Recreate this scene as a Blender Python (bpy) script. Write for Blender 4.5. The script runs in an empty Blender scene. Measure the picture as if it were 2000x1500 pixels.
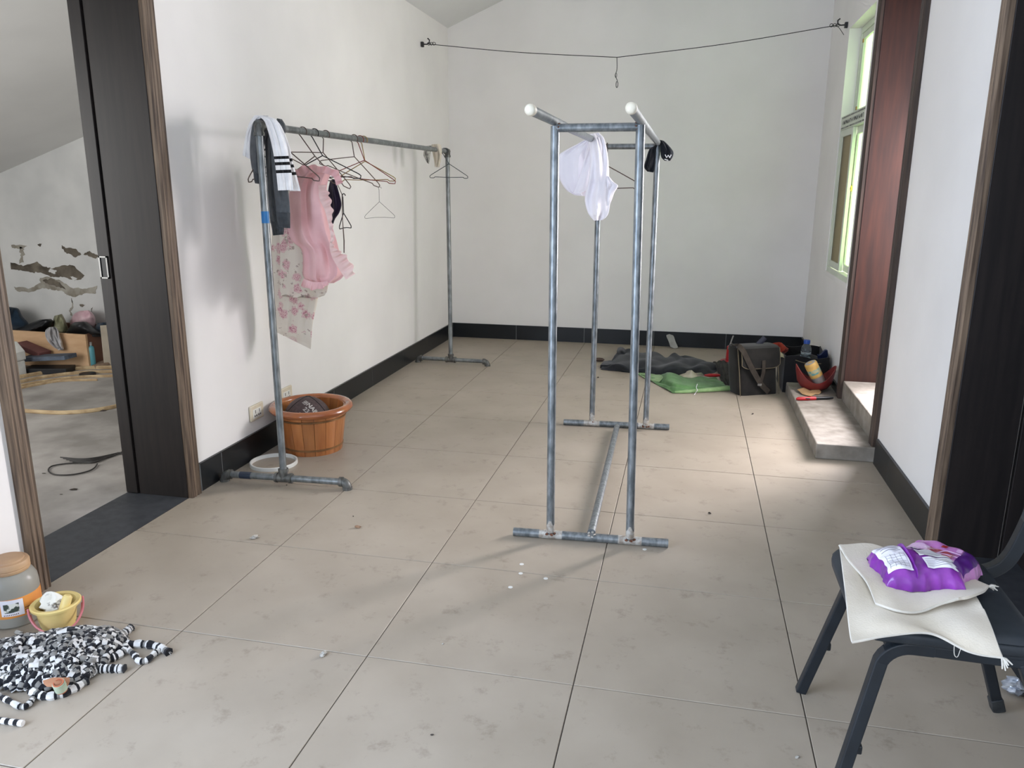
import bpy, math, random
import numpy as np
from mathutils import Vector, Matrix
random.seed(7); np.random.seed(7)
PI = math.pi
SC = bpy.context.scene
COL = SC.collection

# ------------------------------------------------------------------ camera
CAM = np.array([1.43962, -1.86621, 1.31064])
YAW, PITCH, ROLL, FPX = -0.218271, -0.244358, 0.004265, 1532.16
_cy, _sy, _cp, _sp = math.cos(YAW), math.sin(YAW), math.cos(PITCH), math.sin(PITCH)
_f = np.array([_sy*_cp, _cy*_cp, _sp]); _r = np.array([_cy, -_sy, 0.0]); _u = np.cross(_r, _f)
_cr, _sr = math.cos(ROLL), math.sin(ROLL)
RIGHT = _cr*_r + _sr*_u; UP = -_sr*_r + _cr*_u; FWD = _f
cd = bpy.data.cameras.new('camera'); cam = bpy.data.objects.new('camera', cd); COL.objects.link(cam)
m = Matrix.Identity(4)
for i in range(3):
    m[i][0] = RIGHT[i]; m[i][1] = UP[i]; m[i][2] = -FWD[i]; m[i][3] = CAM[i]
cam.matrix_world = m
cd.sensor_fit = 'HORIZONTAL'; cd.sensor_width = 36.0; cd.lens = FPX/2000*36.0
cd.clip_start = 0.05; cd.clip_end = 200
SC.camera = cam

# ------------------------------------------------------------------ light
SC.view_settings.view_transform = 'Standard'
SC.view_settings.look = 'None'
SC.view_settings.gamma = 1.0
SC.view_settings.use_curve_mapping = False
SC.view_settings.exposure = 0.64
SC.cycles.use_denoising = True
SC.cycles.max_bounces = 9
SC.cycles.diffuse_bounces = 5
w = bpy.data.worlds.new('overcast_sky'); SC.world = w; w.use_nodes = True
bg = w.node_tree.nodes['Background']
bg.inputs[0].default_value = (0.90, 0.93, 1.0, 1); bg.inputs[1].default_value = 1.0

def area(name, loc, direction, sx, sy, watts, color):
    l = bpy.data.lights.new(name, 'AREA'); l.shape = 'RECTANGLE'; l.size = sx; l.size_y = sy
    l.energy = watts; l.color = color
    o = bpy.data.objects.new(name, l); COL.objects.link(o)
    o.location = loc
    o.rotation_euler = Vector(direction).to_track_quat('-Z', 'Z').to_euler()
    return o
# daylight entering at the side door, the window and the wide entrance behind the photographer
area('daylight_yard', (4.6, 5.0, 2.15), (-.80, -.58, -.20), 2.2, 2.0, 520, (1.0, 0.945, 0.985))
area('daylight_side_door', (2.95, 2.66, 1.30), (-1, -0.40, -0.12), 0.95, 2.1, 68, (1.0, 0.945, 0.985))
area('daylight_entrance_left', (-0.80, -1.75, 1.2), (1, 0.40, 0.12), 1.7, 2.0, 86, (0.60, 0.75, 1.0))
area('daylight_entrance_back', (0.9, -3.75, 1.4), (0, 1, -0.05), 2.4, 2.2, 6, (0.6, 0.8, 1.0))
area('daylight_store_room', (-2.6, -0.30, 1.3), (-0.15, 1, 0.0), 1.6, 1.4, 30, (1.0, 0.985, 0.95))

# ------------------------------------------------------------------ pixel -> place
def ray(u, v):
    return RIGHT*((u-1000)/FPX) - UP*((v-750)/FPX) + FWD
def P(u, v, z=None, y=None, x=None):
    d = ray(u, v)
    t = (z-CAM[2])/d[2] if z is not None else ((y-CAM[1])/d[1] if y is not None else (x-CAM[0])/d[0])
    return CAM + t*d
def proj(X):
    d = np.asarray(X, float)-CAM
    k = FPX/(d@FWD)
    return np.array([1000+k*(d@RIGHT), 750-k*(d@UP)])

# ------------------------------------------------------------------ mesh helpers
def catmull(A, n):
    A = np.asarray(A, float); k = len(A)
    if k == 1: return np.repeat(A, n, 0)
    Q = np.concatenate([[2*A[0]-A[1]], A, [2*A[-1]-A[-2]]])
    out = []
    for t in np.linspace(0, k-1, n):
        i = min(int(t), k-2); s = t-i
        p0, p1, p2, p3 = Q[i], Q[i+1], Q[i+2], Q[i+3]
        out.append(0.5*(2*p1+(p2-p0)*s+(2*p0-5*p1+4*p2-p3)*s*s+(3*p1-p0-3*p2+p3)*s**3))
    return np.array(out)

class MB:
    def __init__(s): s.v = []; s.f = []; s.m = []
    def add(s, V, F, m=0):
        b = len(s.v); s.v += [tuple(map(float, p)) for p in V]
        for k, f in enumerate(F):
            s.f.append(tuple(b+i for i in f)); s.m.append(m[k] if isinstance(m, (list, tuple)) else m)
        return s
    def box(s, c, d, rz=0, m=0, M=None):
        h = np.array(d)/2.0
        V = np.array([(x, y, z) for x in (-h[0], h[0]) for y in (-h[1], h[1]) for z in (-h[2], h[2])])
        R = np.array(M)[:3, :3] if M is not None else np.array([[math.cos(rz), -math.sin(rz), 0], [math.sin(rz), math.cos(rz), 0], [0, 0, 1]])
        V = V@R.T + np.array(c)
        return s.add(V, [(0, 1, 3, 2), (4, 6, 7, 5), (0, 4, 5, 1), (2, 3, 7, 6), (0, 2, 6, 4), (1, 5, 7, 3)], m)
    def span(s, a, b, m=0):
        a = np.array(a, float); b = np.array(b, float)
        return s.box((a+b)/2, np.abs(b-a), m=m)
    def tube(s, pts, r, n=8, closed=False, m=0, cap=True, squash=None):
        pts = np.array(pts, float); N = len(pts)
        rr = np.full(N, r) if np.isscalar(r) else np.array(r, float)
        T = np.roll(pts, -1, 0)-np.roll(pts, 1, 0) if closed else np.gradient(pts, axis=0)
        T /= np.maximum(np.linalg.norm(T, axis=1), 1e-9)[:, None]
        a = np.array([0, 0, 1.0]) if abs(T[0][2]) < .9 else np.array([1.0, 0, 0])
        nrm = np.cross(T[0], a); nrm /= np.linalg.norm(nrm)
        V = []
        for i in range(N):
            nrm = nrm-T[i]*(nrm@T[i]); nrm /= max(np.linalg.norm(nrm), 1e-9)
            bn = np.cross(T[i], nrm)
            for k in range(n):
                an = 2*PI*k/n
                q = squash if squash else 1.0
                V.append(pts[i]+rr[i]*(math.cos(an)*nrm*q+math.sin(an)*bn))
        F = []; mm = []
        for i in range(N if closed else N-1):
            j = (i+1) % N
            for k in range(n):
                F.append((i*n+k, i*n+(k+1) % n, j*n+(k+1) % n, j*n+k)); mm.append(m[i] if isinstance(m, (list, tuple)) else m)
        if cap and not closed:
            F.append(tuple(range(n))[::-1]); F.append(tuple((N-1)*n+k for k in range(n)))
            mm += [m[0], m[-2 if len(m) > 1 else 0]] if isinstance(m, (list, tuple)) else [m, m]
        return s.add(V, F, mm)
    def lathe(s, prof, n=32, c=(0, 0, 0), M=None, m=0, a0=0, a1=2*PI, warp=None):
        full = abs(a1-a0-2*PI) < 1e-6; k = n if full else n+1
        V = []
        for (r, z) in prof:
            for i in range(k):
                a = a0+(a1-a0)*i/n
                p = np.array([r*math.cos(a), r*math.sin(a), z])
                if warp: p = np.array(warp(p, a))
                V.append(p)
        V = np.array(V)
        if M is not None: V = V@np.array(M)[:3, :3].T
        V = V+np.array(c)
        F = []; mm = []
        for j in range(len(prof)-1):
            for i in range(n):
                i2 = (i+1) % k
                F.append((j*k+i, j*k+i2, (j+1)*k+i2, (j+1)*k+i)); mm.append(m[j] if isinstance(m, (list, tuple)) else m)
        return s.add(V, F, mm)
    def sheet(s, G, th=0.002, m=0, ms=None, closed=False):
        G = np.array(G, float); a, b = G.shape[:2]
        du = np.gradient(G, axis=0); dv = np.gradient(G, axis=1)
        N = np.cross(du, dv); N /= np.maximum(np.linalg.norm(N, axis=2), 1e-9)[..., None]
        T = (G+N*th/2).reshape(-1, 3); B = (G-N*th/2).reshape(-1, 3); o = a*b
        F = []; mm = []
        for i in range(a-1):
            for j in range(b-1):
                q = (i*b+j, i*b+j+1, (i+1)*b+j+1, (i+1)*b+j)
                k = ms(i/(a-1), j/(b-1)) if ms else m
                F.append(q[::-1]); F.append(tuple(o+x for x in q)); mm += [k, k]
        edge = [(0, j) for j in range(b)]+[(i, b-1) for i in range(1, a)]+[(a-1, j) for j in range(b-2, -1, -1)]+[(i, 0) for i in range(a-2, 0, -1)]
        for k in range(len(edge)):
            p, q = edge[k], edge[(k+1) % len(edge)]
            i0 = p[0]*b+p[1]; i1 = q[0]*b+q[1]
            F.append((i0, i1, o+i1, o+i0)); mm.append(ms(p[0]/(a-1), p[1]/(b-1)) if ms else m)
        return s.add(np.concatenate([T, B]), F, mm)
    def prism(s, poly, p0, p1, ax='z', m=0):
        # poly: list of 2D points; extruded along an axis from p0 to p1
        def mk(q, h):
            return {'z': (q[0], q[1], h), 'y': (q[0], h, q[1]), 'x': (h, q[0], q[1])}[ax]
        n = len(poly); V = [mk(q, p0) for q in poly]+[mk(q, p1) for q in poly]
        F = [tuple(range(n)), tuple(range(2*n-1, n-1, -1))]+[(i, n+i, n+(i+1) % n, (i+1) % n) for i in range(n)]
        return s.add(V, F, m)
    def text(s, body, size, place, m=0, bold=0.0):
        cu = bpy.data.curves.new('t', 'FONT'); cu.body = body; cu.size = size; cu.align_x = 'CENTER'; cu.align_y = 'CENTER'
        cu.resolution_u = 3; cu.offset = bold
        o = bpy.data.objects.new('t', cu); COL.objects.link(o)
        dg = bpy.context.evaluated_depsgraph_get(); me = o.evaluated_get(dg).to_mesh()
        V = [place(v.co.x, v.co.y) for v in me.vertices]; F = [tuple(p.vertices) for p in me.polygons]
        s.add(V, F, m)
        o.evaluated_get(dg).to_mesh_clear(); bpy.data.objects.remove(o); bpy.data.curves.remove(cu)
        return s

ORG = {}
def build(name, mb, mat, parent=None, smooth=True, bevel=0, angle=40, origin=None):
    V = np.array(mb.v, float)
    if parent is not None: org = ORG[parent.name]
    elif origin is not None: org = np.array(origin, float)
    else: org = np.array([(V[:, 0].min()+V[:, 0].max())/2, (V[:, 1].min()+V[:, 1].max())/2, V[:, 2].min()])
    me = bpy.data.meshes.new(name)
    me.from_pydata((V-org).tolist(), [], mb.f)
    for mt in (mat if isinstance(mat, (list, tuple)) else [mat]): me.materials.append(mt)
    if isinstance(mat, (list, tuple)):
        me.polygons.foreach_set('material_index', mb.m)
    import bmesh
    bm = bmesh.new(); bm.from_mesh(me); bmesh.ops.recalc_face_normals(bm, faces=bm.faces); bm.to_mesh(me); bm.free()
    if smooth:
        me.polygons.foreach_set('use_smooth', [True]*len(me.polygons))
        me.set_sharp_from_angle(angle=math.radians(angle))
    me.update()
    o = bpy.data.objects.new(name, me); COL.objects.link(o)
    if parent is not None: o.parent = parent
    else: o.location = org
    if bevel:
        b = o.modifiers.new('bevel', 'BEVEL'); b.width = bevel; b.segments = 2; b.limit_method = 'ANGLE'; b.angle_limit = math.radians(50)
    ORG[o.name] = org
    return o
def thing(name, label, cat, loc=(0, 0, 0), group=None, kind=None):
    o = bpy.data.objects.new(name, None); COL.objects.link(o); o.location = loc; o.empty_display_size = 0.05
    ORG[o.name] = np.array(loc, float)
    return tag(o, label, cat, group, kind)
def tag(o, label=None, cat=None, group=None, kind=None):
    if label: o['label'] = label
    if cat: o['category'] = cat
    if group: o['group'] = group
    if kind: o['kind'] = kind
    return o
def struct(name, mb, mat, parent=None, label=None, **k):
    o = build(name, mb, mat, parent, **k)
    if parent is None: o['kind'] = 'structure'
    if label: o['label'] = label
    return o
def rot(rx=0, ry=0, rz=0):
    return np.array((Matrix.Rotation(rz, 3, 'Z')@Matrix.Rotation(ry, 3, 'Y')@Matrix.Rotation(rx, 3, 'X')))

# ------------------------------------------------------------------ materials
def lin(c):
    return tuple(((x/255)/12.92 if x/255 <= .04045 else ((x/255+.055)/1.055)**2.4) for x in c)+(1,)
def mat(name, c, c2=None, rough=.6, metal=0, scale=6, detail=5, stretch=(1, 1, 1), lo=.35, hi=.65, bump=0, bscale=None, bdist=.004, trans=0, ior=1.45, coat=0, rnd=0, spec=.5, sheen=0, rough2=None, alpha=1, sss=0):
    mt = bpy.data.materials.new(name); mt.use_nodes = True
    N = mt.node_tree.nodes; L = mt.node_tree.links; b = N['Principled BSDF']
    b.inputs['Roughness'].default_value = rough; b.inputs['Metallic'].default_value = metal
    b.inputs['Transmission Weight'].default_value = trans; b.inputs['IOR'].default_value = ior
    b.inputs['Coat Weight'].default_value = coat; b.inputs['Specular IOR Level'].default_value = spec
    b.inputs['Sheen Weight'].default_value = sheen; b.inputs['Alpha'].default_value = alpha
    tc = N.new('ShaderNodeTexCoord'); mp = N.new('ShaderNodeMapping'); L.new(tc.outputs['Object'], mp.inputs[0])
    mp.inputs['Scale'].default_value = stretch
    nz = N.new('ShaderNodeTexNoise'); nz.inputs['Scale'].default_value = scale; nz.inputs['Detail'].default_value = detail
    L.new(mp.outputs[0], nz.inputs['Vector'])
    cr = N.new('ShaderNodeValToRGB'); e = cr.color_ramp.elements
    if c2 is None: c2 = tuple(max(0, x*.88) for x in c)
    e[0].position = lo; e[0].color = lin(c2); e[1].position = hi; e[1].color = lin(c)
    L.new(nz.outputs['Fac'], cr.inputs[0])
    out = cr.outputs[0]
    if rnd:
        oi = N.new('ShaderNodeObjectInfo'); hs = N.new('ShaderNodeHueSaturation'); mr = N.new('ShaderNodeMapRange')
        mr.inputs['To Min'].default_value = 1-rnd; mr.inputs['To Max'].default_value = 1+rnd
        L.new(oi.outputs['Random'], mr.inputs[0]); L.new(mr.outputs[0], hs.inputs['Value']); L.new(out, hs.inputs['Color']); out = hs.outputs[0]
    L.new(out, b.inputs['Base Color'])
    if rough2 is not None:
        mr = N.new('ShaderNodeMapRange'); mr.inputs['To Min'].default_value = rough2; mr.inputs['To Max'].default_value = rough
        L.new(nz.outputs['Fac'], mr.inputs[0]); L.new(mr.outputs[0], b.inputs['Roughness'])
    if bump:
        n2 = N.new('ShaderNodeTexNoise'); n2.inputs['Scale'].default_value = bscale or scale; n2.inputs['Detail'].default_value = 4
        L.new(mp.outputs[0], n2.inputs['Vector'])
        bp = N.new('ShaderNodeBump'); bp.inputs['Strength'].default_value = bump; bp.inputs['Distance'].default_value = bdist
        L.new(n2.outputs['Fac'], bp.inputs['Height']); L.new(bp.outputs[0], b.inputs['Normal'])
    return mt
# ------------------------------------------------------------------ the room
XL, XR, YB, YF = -0.62, 2.40, 4.89, -3.60
WT = 0.30                                  # wall thickness
EAVE = 2.60; RIDGE_X = 1.30; RIDGE_Z = EAVE+0.41*(RIDGE_X-XL); EAVE_R = RIDGE_Z-0.41*(XR-RIDGE_X)
M_wall = mat('white_plaster', (234, 231, 227), (228, 225, 221), rough=.85, scale=2.2, bump=.12, bscale=60, bdist=.001)
M_ceil = mat('ceiling_plaster', (222, 222, 220), (216, 216, 214), rough=.9, scale=2)
M_grout = mat('dark_grout', (92, 86, 78), rough=.9)
M_black = mat('black_tile', (17, 20, 22), (26, 29, 32), rough=.28, scale=5, rough2=.4)
M_bgrout = mat('grey_joint', (150, 152, 152), rough=.9)
M_dark = mat('dark_stained_wood', (40, 34, 32), (30, 26, 25), rough=.45, scale=4, stretch=(14, 14, .8))
M_case = mat('grained_wood', (134, 114, 94), (64, 51, 42), rough=.5, scale=9, stretch=(10, 10, .45), lo=.3, hi=.72, bump=.25, bdist=.002)
M_red = mat('red_brown_wood', (66, 36, 27), (48, 27, 22), rough=.45, scale=5, stretch=(7, 7, .6))
M_conc = mat('rough_concrete', (172, 167, 162), (132, 128, 123), rough=.9, scale=3.5, detail=8, bump=.4, bscale=25, bdist=.003)
M_cem = mat('speckled_cement', (152, 146, 136), (112, 105, 95), rough=.7, scale=13, detail=10, lo=.3, hi=.75, bump=.4, bscale=70, bdist=.002)
M_thr = mat('dark_stone', (66, 68, 72), (54, 56, 60), rough=.5, scale=30)

def tile_material():
    mt = mat('beige_floor_tile', (171, 160, 145), (162, 151, 136), rough=.42, scale=3.5, detail=8, rnd=.02, spec=.4)
    N = mt.node_tree.nodes; L = mt.node_tree.links; b = N['Principled BSDF']
    base = b.inputs['Base Color'].links[0].from_socket
    g = N.new('ShaderNodeNewGeometry')
    v1 = N.new('ShaderNodeTexNoise'); v1.inputs['Scale'].default_value = 11; v1.inputs['Detail'].default_value = 9; v1.inputs['Roughness'].default_value = .75
    L.new(g.outputs['Position'], v1.inputs['Vector'])
    r1 = N.new('ShaderNodeValToRGB'); r1.color_ramp.elements[0].position = .56; r1.color_ramp.elements[0].color = (1, 1, 1, 1)
    r1.color_ramp.elements[1].position = .76; r1.color_ramp.elements[1].color = (.60, .58, .56, 1)
    L.new(v1.outputs['Fac'], r1.inputs[0])
    v2 = N.new('ShaderNodeTexNoise'); v2.inputs['Scale'].default_value = 1.6; v2.inputs['Detail'].default_value = 4
    L.new(g.outputs['Position'], v2.inputs['Vector'])
    r2 = N.new('ShaderNodeValToRGB'); r2.color_ramp.elements[0].position = .3; r2.color_ramp.elements[0].color = (.88, .87, .85, 1)
    r2.color_ramp.elements[1].position = .7; r2.color_ramp.elements[1].color = (1.0, 1.0, 1.0, 1)
    L.new(v2.outputs['Fac'], r2.inputs[0])
    mx = N.new('ShaderNodeMixRGB'); mx.blend_type = 'MULTIPLY'; mx.inputs[0].default_value = 1
    L.new(base, mx.inputs[1]); L.new(r1.outputs[0], mx.inputs[2])
    m2 = N.new('ShaderNodeMixRGB'); m2.blend_type = 'MULTIPLY'; m2.inputs[0].default_value = 1
    L.new(mx.outputs[0], m2.inputs[1]); L.new(r2.outputs[0], m2.inputs[2])
    L.new(m2.outputs[0], b.inputs['Base Color'])
    return mt
M_tile = tile_material()

# floor: grout bed with every tile on it
b = MB(); b.span((XL-.001, YF, -.12), (XR+.001, YB, -.003))
floor = struct('floor', b, M_grout, smooth=False, origin=(0, 0, 0))
ORG[floor.name] = np.zeros(3)
xs = [XL, 0, .6, 1.2, 1.8, XR]; ys = [YF+.6*i for i in range(15)]+[YB]
_cache = {}
for i in range(5):
    for j in range(len(ys)-1):
        wx_, wy_ = xs[i+1]-xs[i], ys[j+1]-ys[j]
        k = (round(wx_, 3), round(wy_, 3))
        if k not in _cache:
            t = MB(); gp = .0016; hx, hy = wx_/2-gp, wy_/2-gp; c = .0012
            V = [(-hx, -hy, -.01), (hx, -hy, -.01), (hx, hy, -.01), (-hx, hy, -.01), (-hx, -hy, -c), (hx, -hy, -c), (hx, hy, -c), (-hx, hy, -c),
                 (-hx+c, -hy+c, 0), (hx-c, -hy+c, 0), (hx-c, hy-c, 0), (-hx+c, hy-c, 0)]
            F = [(0, 1, 5, 4), (1, 2, 6, 5), (2, 3, 7, 6), (3, 0, 4, 7), (4, 5, 9, 8), (5, 6, 10, 9), (6, 7, 11, 10), (7, 4, 8, 11), (8, 9, 10, 11)]
            t.add(V, F)
            me = bpy.data.meshes.new('floor_tile'); me.from_pydata(t.v, [], t.f); me.materials.append(M_tile); _cache[k] = me
        o = bpy.data.objects.new('floor_tile', _cache[k]); COL.objects.link(o); o.parent = floor
        o.location = ((xs[i]+xs[i+1])/2, (ys[j]+ys[j+1])/2, 0)

def wall_cells(x0, x1, ybr, zbr, holes):
    b = MB(); 
    for i in range(len(ybr)-1):
        run = None
        for j in range(len(zbr)-1):
            cy, cz = (ybr[i]+ybr[i+1])/2, (zbr[j]+zbr[j+1])/2
            inside = any(h[0] < cy < h[1] and h[2] < cz < h[3] for h in holes)
            if not inside:
                if run is None: run = zbr[j]
            if inside or j == len(zbr)-2:
                if run is not None:
                    b.span((x0, ybr[i], run), (x1, ybr[i+1], zbr[j] if inside else zbr[j+1])); run = None
    return b
D1 = (0.135, 0.955, -.12, 2.12)      # doorway to the store room (left wall)
E1 = (-2.65, -0.85, -.12, 2.25)      # wide entrance behind the photographer's left
D2 = (0.20, 1.110, -.12, 2.12)       # near doorway, right wall
D3 = (2.185, 3.075, -.12, 2.36)      # side door with steps, right wall
W1 = (3.30, 4.11, 0.75, 2.35)        # window, right wall
struct('wall_left', wall_cells(XL-WT, XL, sorted([YF, D1[0], D1[1], E1[0], E1[1], YB]), [-.12, 2.12, 2.25, 2.66], [D1, E1]), M_wall, smooth=False)
struct('wall_right', wall_cells(XR, XR+WT, sorted([YF, D2[0], D2[1], D3[0], D3[1], W1[0], W1[1], YB]), [-.12, .75, 2.12, 2.35, 2.36, EAVE_R+.03], [D2, D3, W1]), M_wall, smooth=False)
b = MB(); b.prism([(XL-WT, -.12), (XR+WT, -.12), (XR+WT, EAVE_R-.08), (RIDGE_X, RIDGE_Z+.06), (XL-WT, EAVE-.08)], YB, YB+.25, 'y'); struct('wall_back', b, M_wall, smooth=False)
b = MB()
b.prism([(XL-WT, -.12), (-.35, -.12), (-.35, EAVE-.06), (XL-WT, EAVE-.08)], YF-.25, YF, 'y')
b.prism([(2.15, -.12), (XR+WT, -.12), (XR+WT, EAVE_R-.08), (2.15, EAVE_R+.06)], YF-.25, YF, 'y')
b.prism([(-.35, 2.5), (2.15, 2.5), (2.15, EAVE_R+.08), (RIDGE_X, RIDGE_Z+.06), (-.35, EAVE+.01)], YF-.25, YF, 'y')
struct('wall_front', b, M_wall, smooth=False)
b = MB(); t = .12; k = .41
b.prism([(XL-.08, EAVE-k*.08), (RIDGE_X, RIDGE_Z), (RIDGE_X, RIDGE_Z+t), (XL-.08, EAVE-k*.08+t)], YF-.25, YB+.25, 'y')
b.prism([(RIDGE_X, RIDGE_Z), (XR+.08, EAVE_R-k*.08), (XR+.08, EAVE_R-k*.08+t), (RIDGE_X, RIDGE_Z+t)], YF-.25, YB+.25, 'y')
struct('ceiling', b, M_ceil, smooth=False)

# black skirting tiles, each its own piece
def skirting(name, axis, at, depth, breaks, h=.128):
    g = MB(); a0, a1 = breaks[0], breaks[-1]
    if axis == 'y': g.span((at, a0, 0), (at+depth*.95, a1, h-.002))
    else: g.span((a0, at, 0), (a1, at+depth*.95, h-.002))
    base = struct(name, g, M_bgrout, smooth=False, origin=(0, 0, 0))
    for i in range(len(breaks)-1):
        p = MB(); a, c = breaks[i]+.0015, breaks[i+1]-.0015
        if axis == 'y': p.span((at, a, 0), (at+depth, c, h))
        else: p.span((a, at, 0), (c, at+depth, h))
        build('skirting_tile', p, M_black, base, smooth=False)
skirting('baseboard_left', 'y', XL, .012, [1.025]+[1.19+.6*i for i in range(7)]+[YB])
skirting('baseboard_left', 'y', XL, .012, [YF, -3.2, -2.72]); skirting('baseboard_left', 'y', XL, .012, [-.78, -.2, .06])
skirting('baseboard_back', 'x', YB, -.012, [XL+.012, -.02]+[P(1141, 660, y=YB)[0]+.6*i for i in range(0, 4)]+[XR-.012])
skirting('baseboard_right', 'y', XR, -.012, [1.19, P(1735, 950, x=XR)[1], 2.10])
skirting('baseboard_right', 'y', XR, -.012, [3.16, 3.6, 4.2, 4.8, YB]); skirting('baseboard_right', 'y', XR, -.012, [YF, -3, -2.4, -1.8, -1.2, -.6, 0, .12])

# doorways: jamb boards, fluted casings, sliding leaf
def casing_profile(y0, y1, x0, sx, flip=False):
    # fluted strip on the wall face: polygon in (x, y)
    n = 7; pts = [(x0, y0)]
    wv = y1-y0
    pts.append((x0+sx*.018, y0))
    for i in range(1, n):
        t = i/n; yy = y0+wv*t
        pts.append((x0+sx*(.024 if i % 2 else .0205), yy-.002)); pts.append((x0+sx*(.0205 if i % 2 else .024), yy+.002))
    pts += [(x0+sx*.018, y1), (x0, y1)]
    return pts
def casing(parent, x0, sx, ya, yb, top, wid, m):
    for (p, q) in ((ya-wid, ya), (yb, yb+wid)):
        c = MB(); c.prism(casing_profile(p, q, x0, sx), 0, top+wid, 'z'); build('casing', c, m, parent, smooth=False)
    c = MB(); c.span((x0, ya, top), (x0+sx*.02, yb, top+wid)); build('casing', c, m, parent, smooth=False)

d = thing('door_1', 'dark timber doorway with sliding leaf to the cluttered store room', None, (XL, .55, 0), kind='structure')
for (y0, y1) in ((D1[0], .153), (.937, D1[1])):
    j = MB(); j.span((XL-WT+.062, y0, 0), (XL, y1, 2.10)); build('jamb', j, M_dark, d, smooth=False, bevel=.002)
j = MB(); j.span((XL-WT, D1[0], 2.10), (XL, D1[1], 2.12)); build('head_jamb', j, M_dark, d, smooth=False)
l = MB(); l.span((XL-WT, .930, .004), (XL-WT+.056, .955, 2.10)); leaf = build('sliding_leaf', l, M_dark, d, smooth=False, bevel=.002)
M_chrome = mat('brushed_steel', (140, 140, 138), rough=.35, metal=1)
pl0 = P(195, 500, y=.93); pl1 = P(209, 544, y=.93)
h = MB(); zc0, zc1 = pl1[2], pl0[2]; xa, xb = XL-WT+.006, XL-WT+.046
h.span((xa, .924, zc0), (xb, .930, zc0+.006)); h.span((xa, .924, zc1-.006), (xb, .930, zc1)); h.span((xa, .924, zc0), (xa+.006, .930, zc1)); h.span((xb-.006, .924, zc0), (xb, .930, zc1))
hd = build('flush_handle', h, M_chrome, leaf, smooth=False); hd['label'] = 'steel flush pull handle'
h = MB(); h.span((xa+.006, .928, zc0+.006), (xb-.006, .9305, zc1-.006)); build('handle_recess', h, M_black, leaf, smooth=False)
casing(d, XL, 1, .150, .94, 2.10, .068, M_case)
st = MB(); st.span((XL-WT, D1[0], -.12), (XL, D1[1], .001)); struct('trim_1', st, M_thr, smooth=False, label='dark stone threshold in the store room doorway')

d = thing('door_2', 'dark timber doorway in right wall behind the chair', None, (XR, .65, 0), kind='structure')
for (y0, y1) in ((D2[0], .222), (1.09, D2[1])):
    j = MB(); j.span((XR, y0, 0), (XR+.205, y1, 2.10)); build('jamb', j, M_dark, d, smooth=False, bevel=.002)
    j = MB(); j.span((XR+.215, y0, 0), (XR+WT, y1+(.003 if y0 > .5 else 0), 2.10)); build('jamb', j, M_dark, d, smooth=False, bevel=.002)
j = MB(); j.span((XR, D2[0], 2.10), (XR+WT, D2[1], 2.12)); build('head_jamb', j, M_dark, d, smooth=False)
l = MB(); l.span((XR+WT-.04, .222, .006), (XR+WT, 1.09, 2.10)); build('door_leaf', l, M_dark, d, smooth=False)
casing(d, XR, -1, .215, 1.095, 2.10, .068, M_case)
st = MB(); st.span((XR, D2[0], -.12), (XR+WT, D2[1], .001)); struct('trim_2', st, M_thr, smooth=False, label='dark stone threshold in the doorway behind the chair')

d = thing('door_3', 'tall red-brown timber doorway above the two cement steps', None, (XR, 2.63, 0), kind='structure')
for (y0, y1) in ((D3[0], 2.20), (3.06, D3[1])):
    j = MB(); j.span((XR, y0, 0), (XR+WT, y1, 2.34)); build('jamb', j, M_red, d, smooth=False, bevel=.002)
j = MB(); j.span((XR, D3[0], 2.34), (XR+WT, D3[1], 2.36)); build('head_jamb', j, M_dark, d, smooth=False)
M_case2 = mat('dark_casing_wood', (74, 60, 52), (48, 40, 36), rough=.45, scale=8, stretch=(9, 9, .5), bump=.15, bdist=.001)
casing(d, XR, -1, 2.195, 3.065, 2.34, .075, M_case2)

# window with transom light, patterned bar and two sliding sashes
M_upvc = mat('pale_green_window_frame', (214, 220, 200), (196, 202, 184), rough=.4, scale=3)
def pane_material(name, tint, body, k):
    mt = mat(name, body, tuple(x*.93 for x in body), rough=.3, scale=5, stretch=(3, 3, 1))
    N = mt.node_tree.nodes; L = mt.node_tree.links; b = N['Principled BSDF']; o = N['Material Output']
    t = N.new('ShaderNodeBsdfTransparent'); t.inputs[0].default_value = lin(tint)
    tl = N.new('ShaderNodeBsdfTranslucent'); tl.inputs[0].default_value = lin(tint)
    m0 = N.new('ShaderNodeMixShader'); m0.inputs[0].default_value = .5; L.new(b.outputs[0], m0.inputs[1]); L.new(tl.outputs[0], m0.inputs[2])
    m1 = N.new('ShaderNodeMixShader'); m1.inputs[0].default_value = k; L.new(m0.outputs[0], m1.inputs[1]); L.new(t.outputs[0], m1.inputs[2])
    L.new(m1.outputs[0], o.inputs[0]); return mt
M_pane = pane_material('patterned_pane', (202, 220, 188), (200, 226, 190), .32)
M_glass = pane_material('dusty_pane', (120, 116, 100), (110, 106, 92), .45)
M_orn = mat('embossed_bar', (150, 152, 142), (76, 78, 72), rough=.5, scale=42, lo=.44, hi=.52)
M_brass = mat('brass_latch', (196, 164, 84), rough=.35, metal=.8)
M_rust = mat('rusty_stain', (178, 140, 82), rough=.8)
d = thing('window_1', 'narrow pale green window with transom on the right wall', None, (XR, 3.7, .75), kind='structure')
wx0, wx1 = XR+.075, XR+.115
def bar(name, y0, y1, z0, z1, m, dx=0, p=None, th=None):
    q = MB(); q.span((wx0+dx, y0, z0), (wx0+dx+(th or .04), y1, z1)); return build(name, q, m, p or d, smooth=False, bevel=.003)
zt0, zt1 = 1.70, 1.79
bar('frame_bar', 3.30, 4.11, .75, .79, M_upvc); bar('frame_bar', 3.30, 4.11, 2.31, 2.35, M_upvc)
bar('frame_bar', 3.30, 3.34, .79, 2.31, M_upvc); bar('frame_bar', 4.07, 4.11, .79, 2.31, M_upvc)
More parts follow.
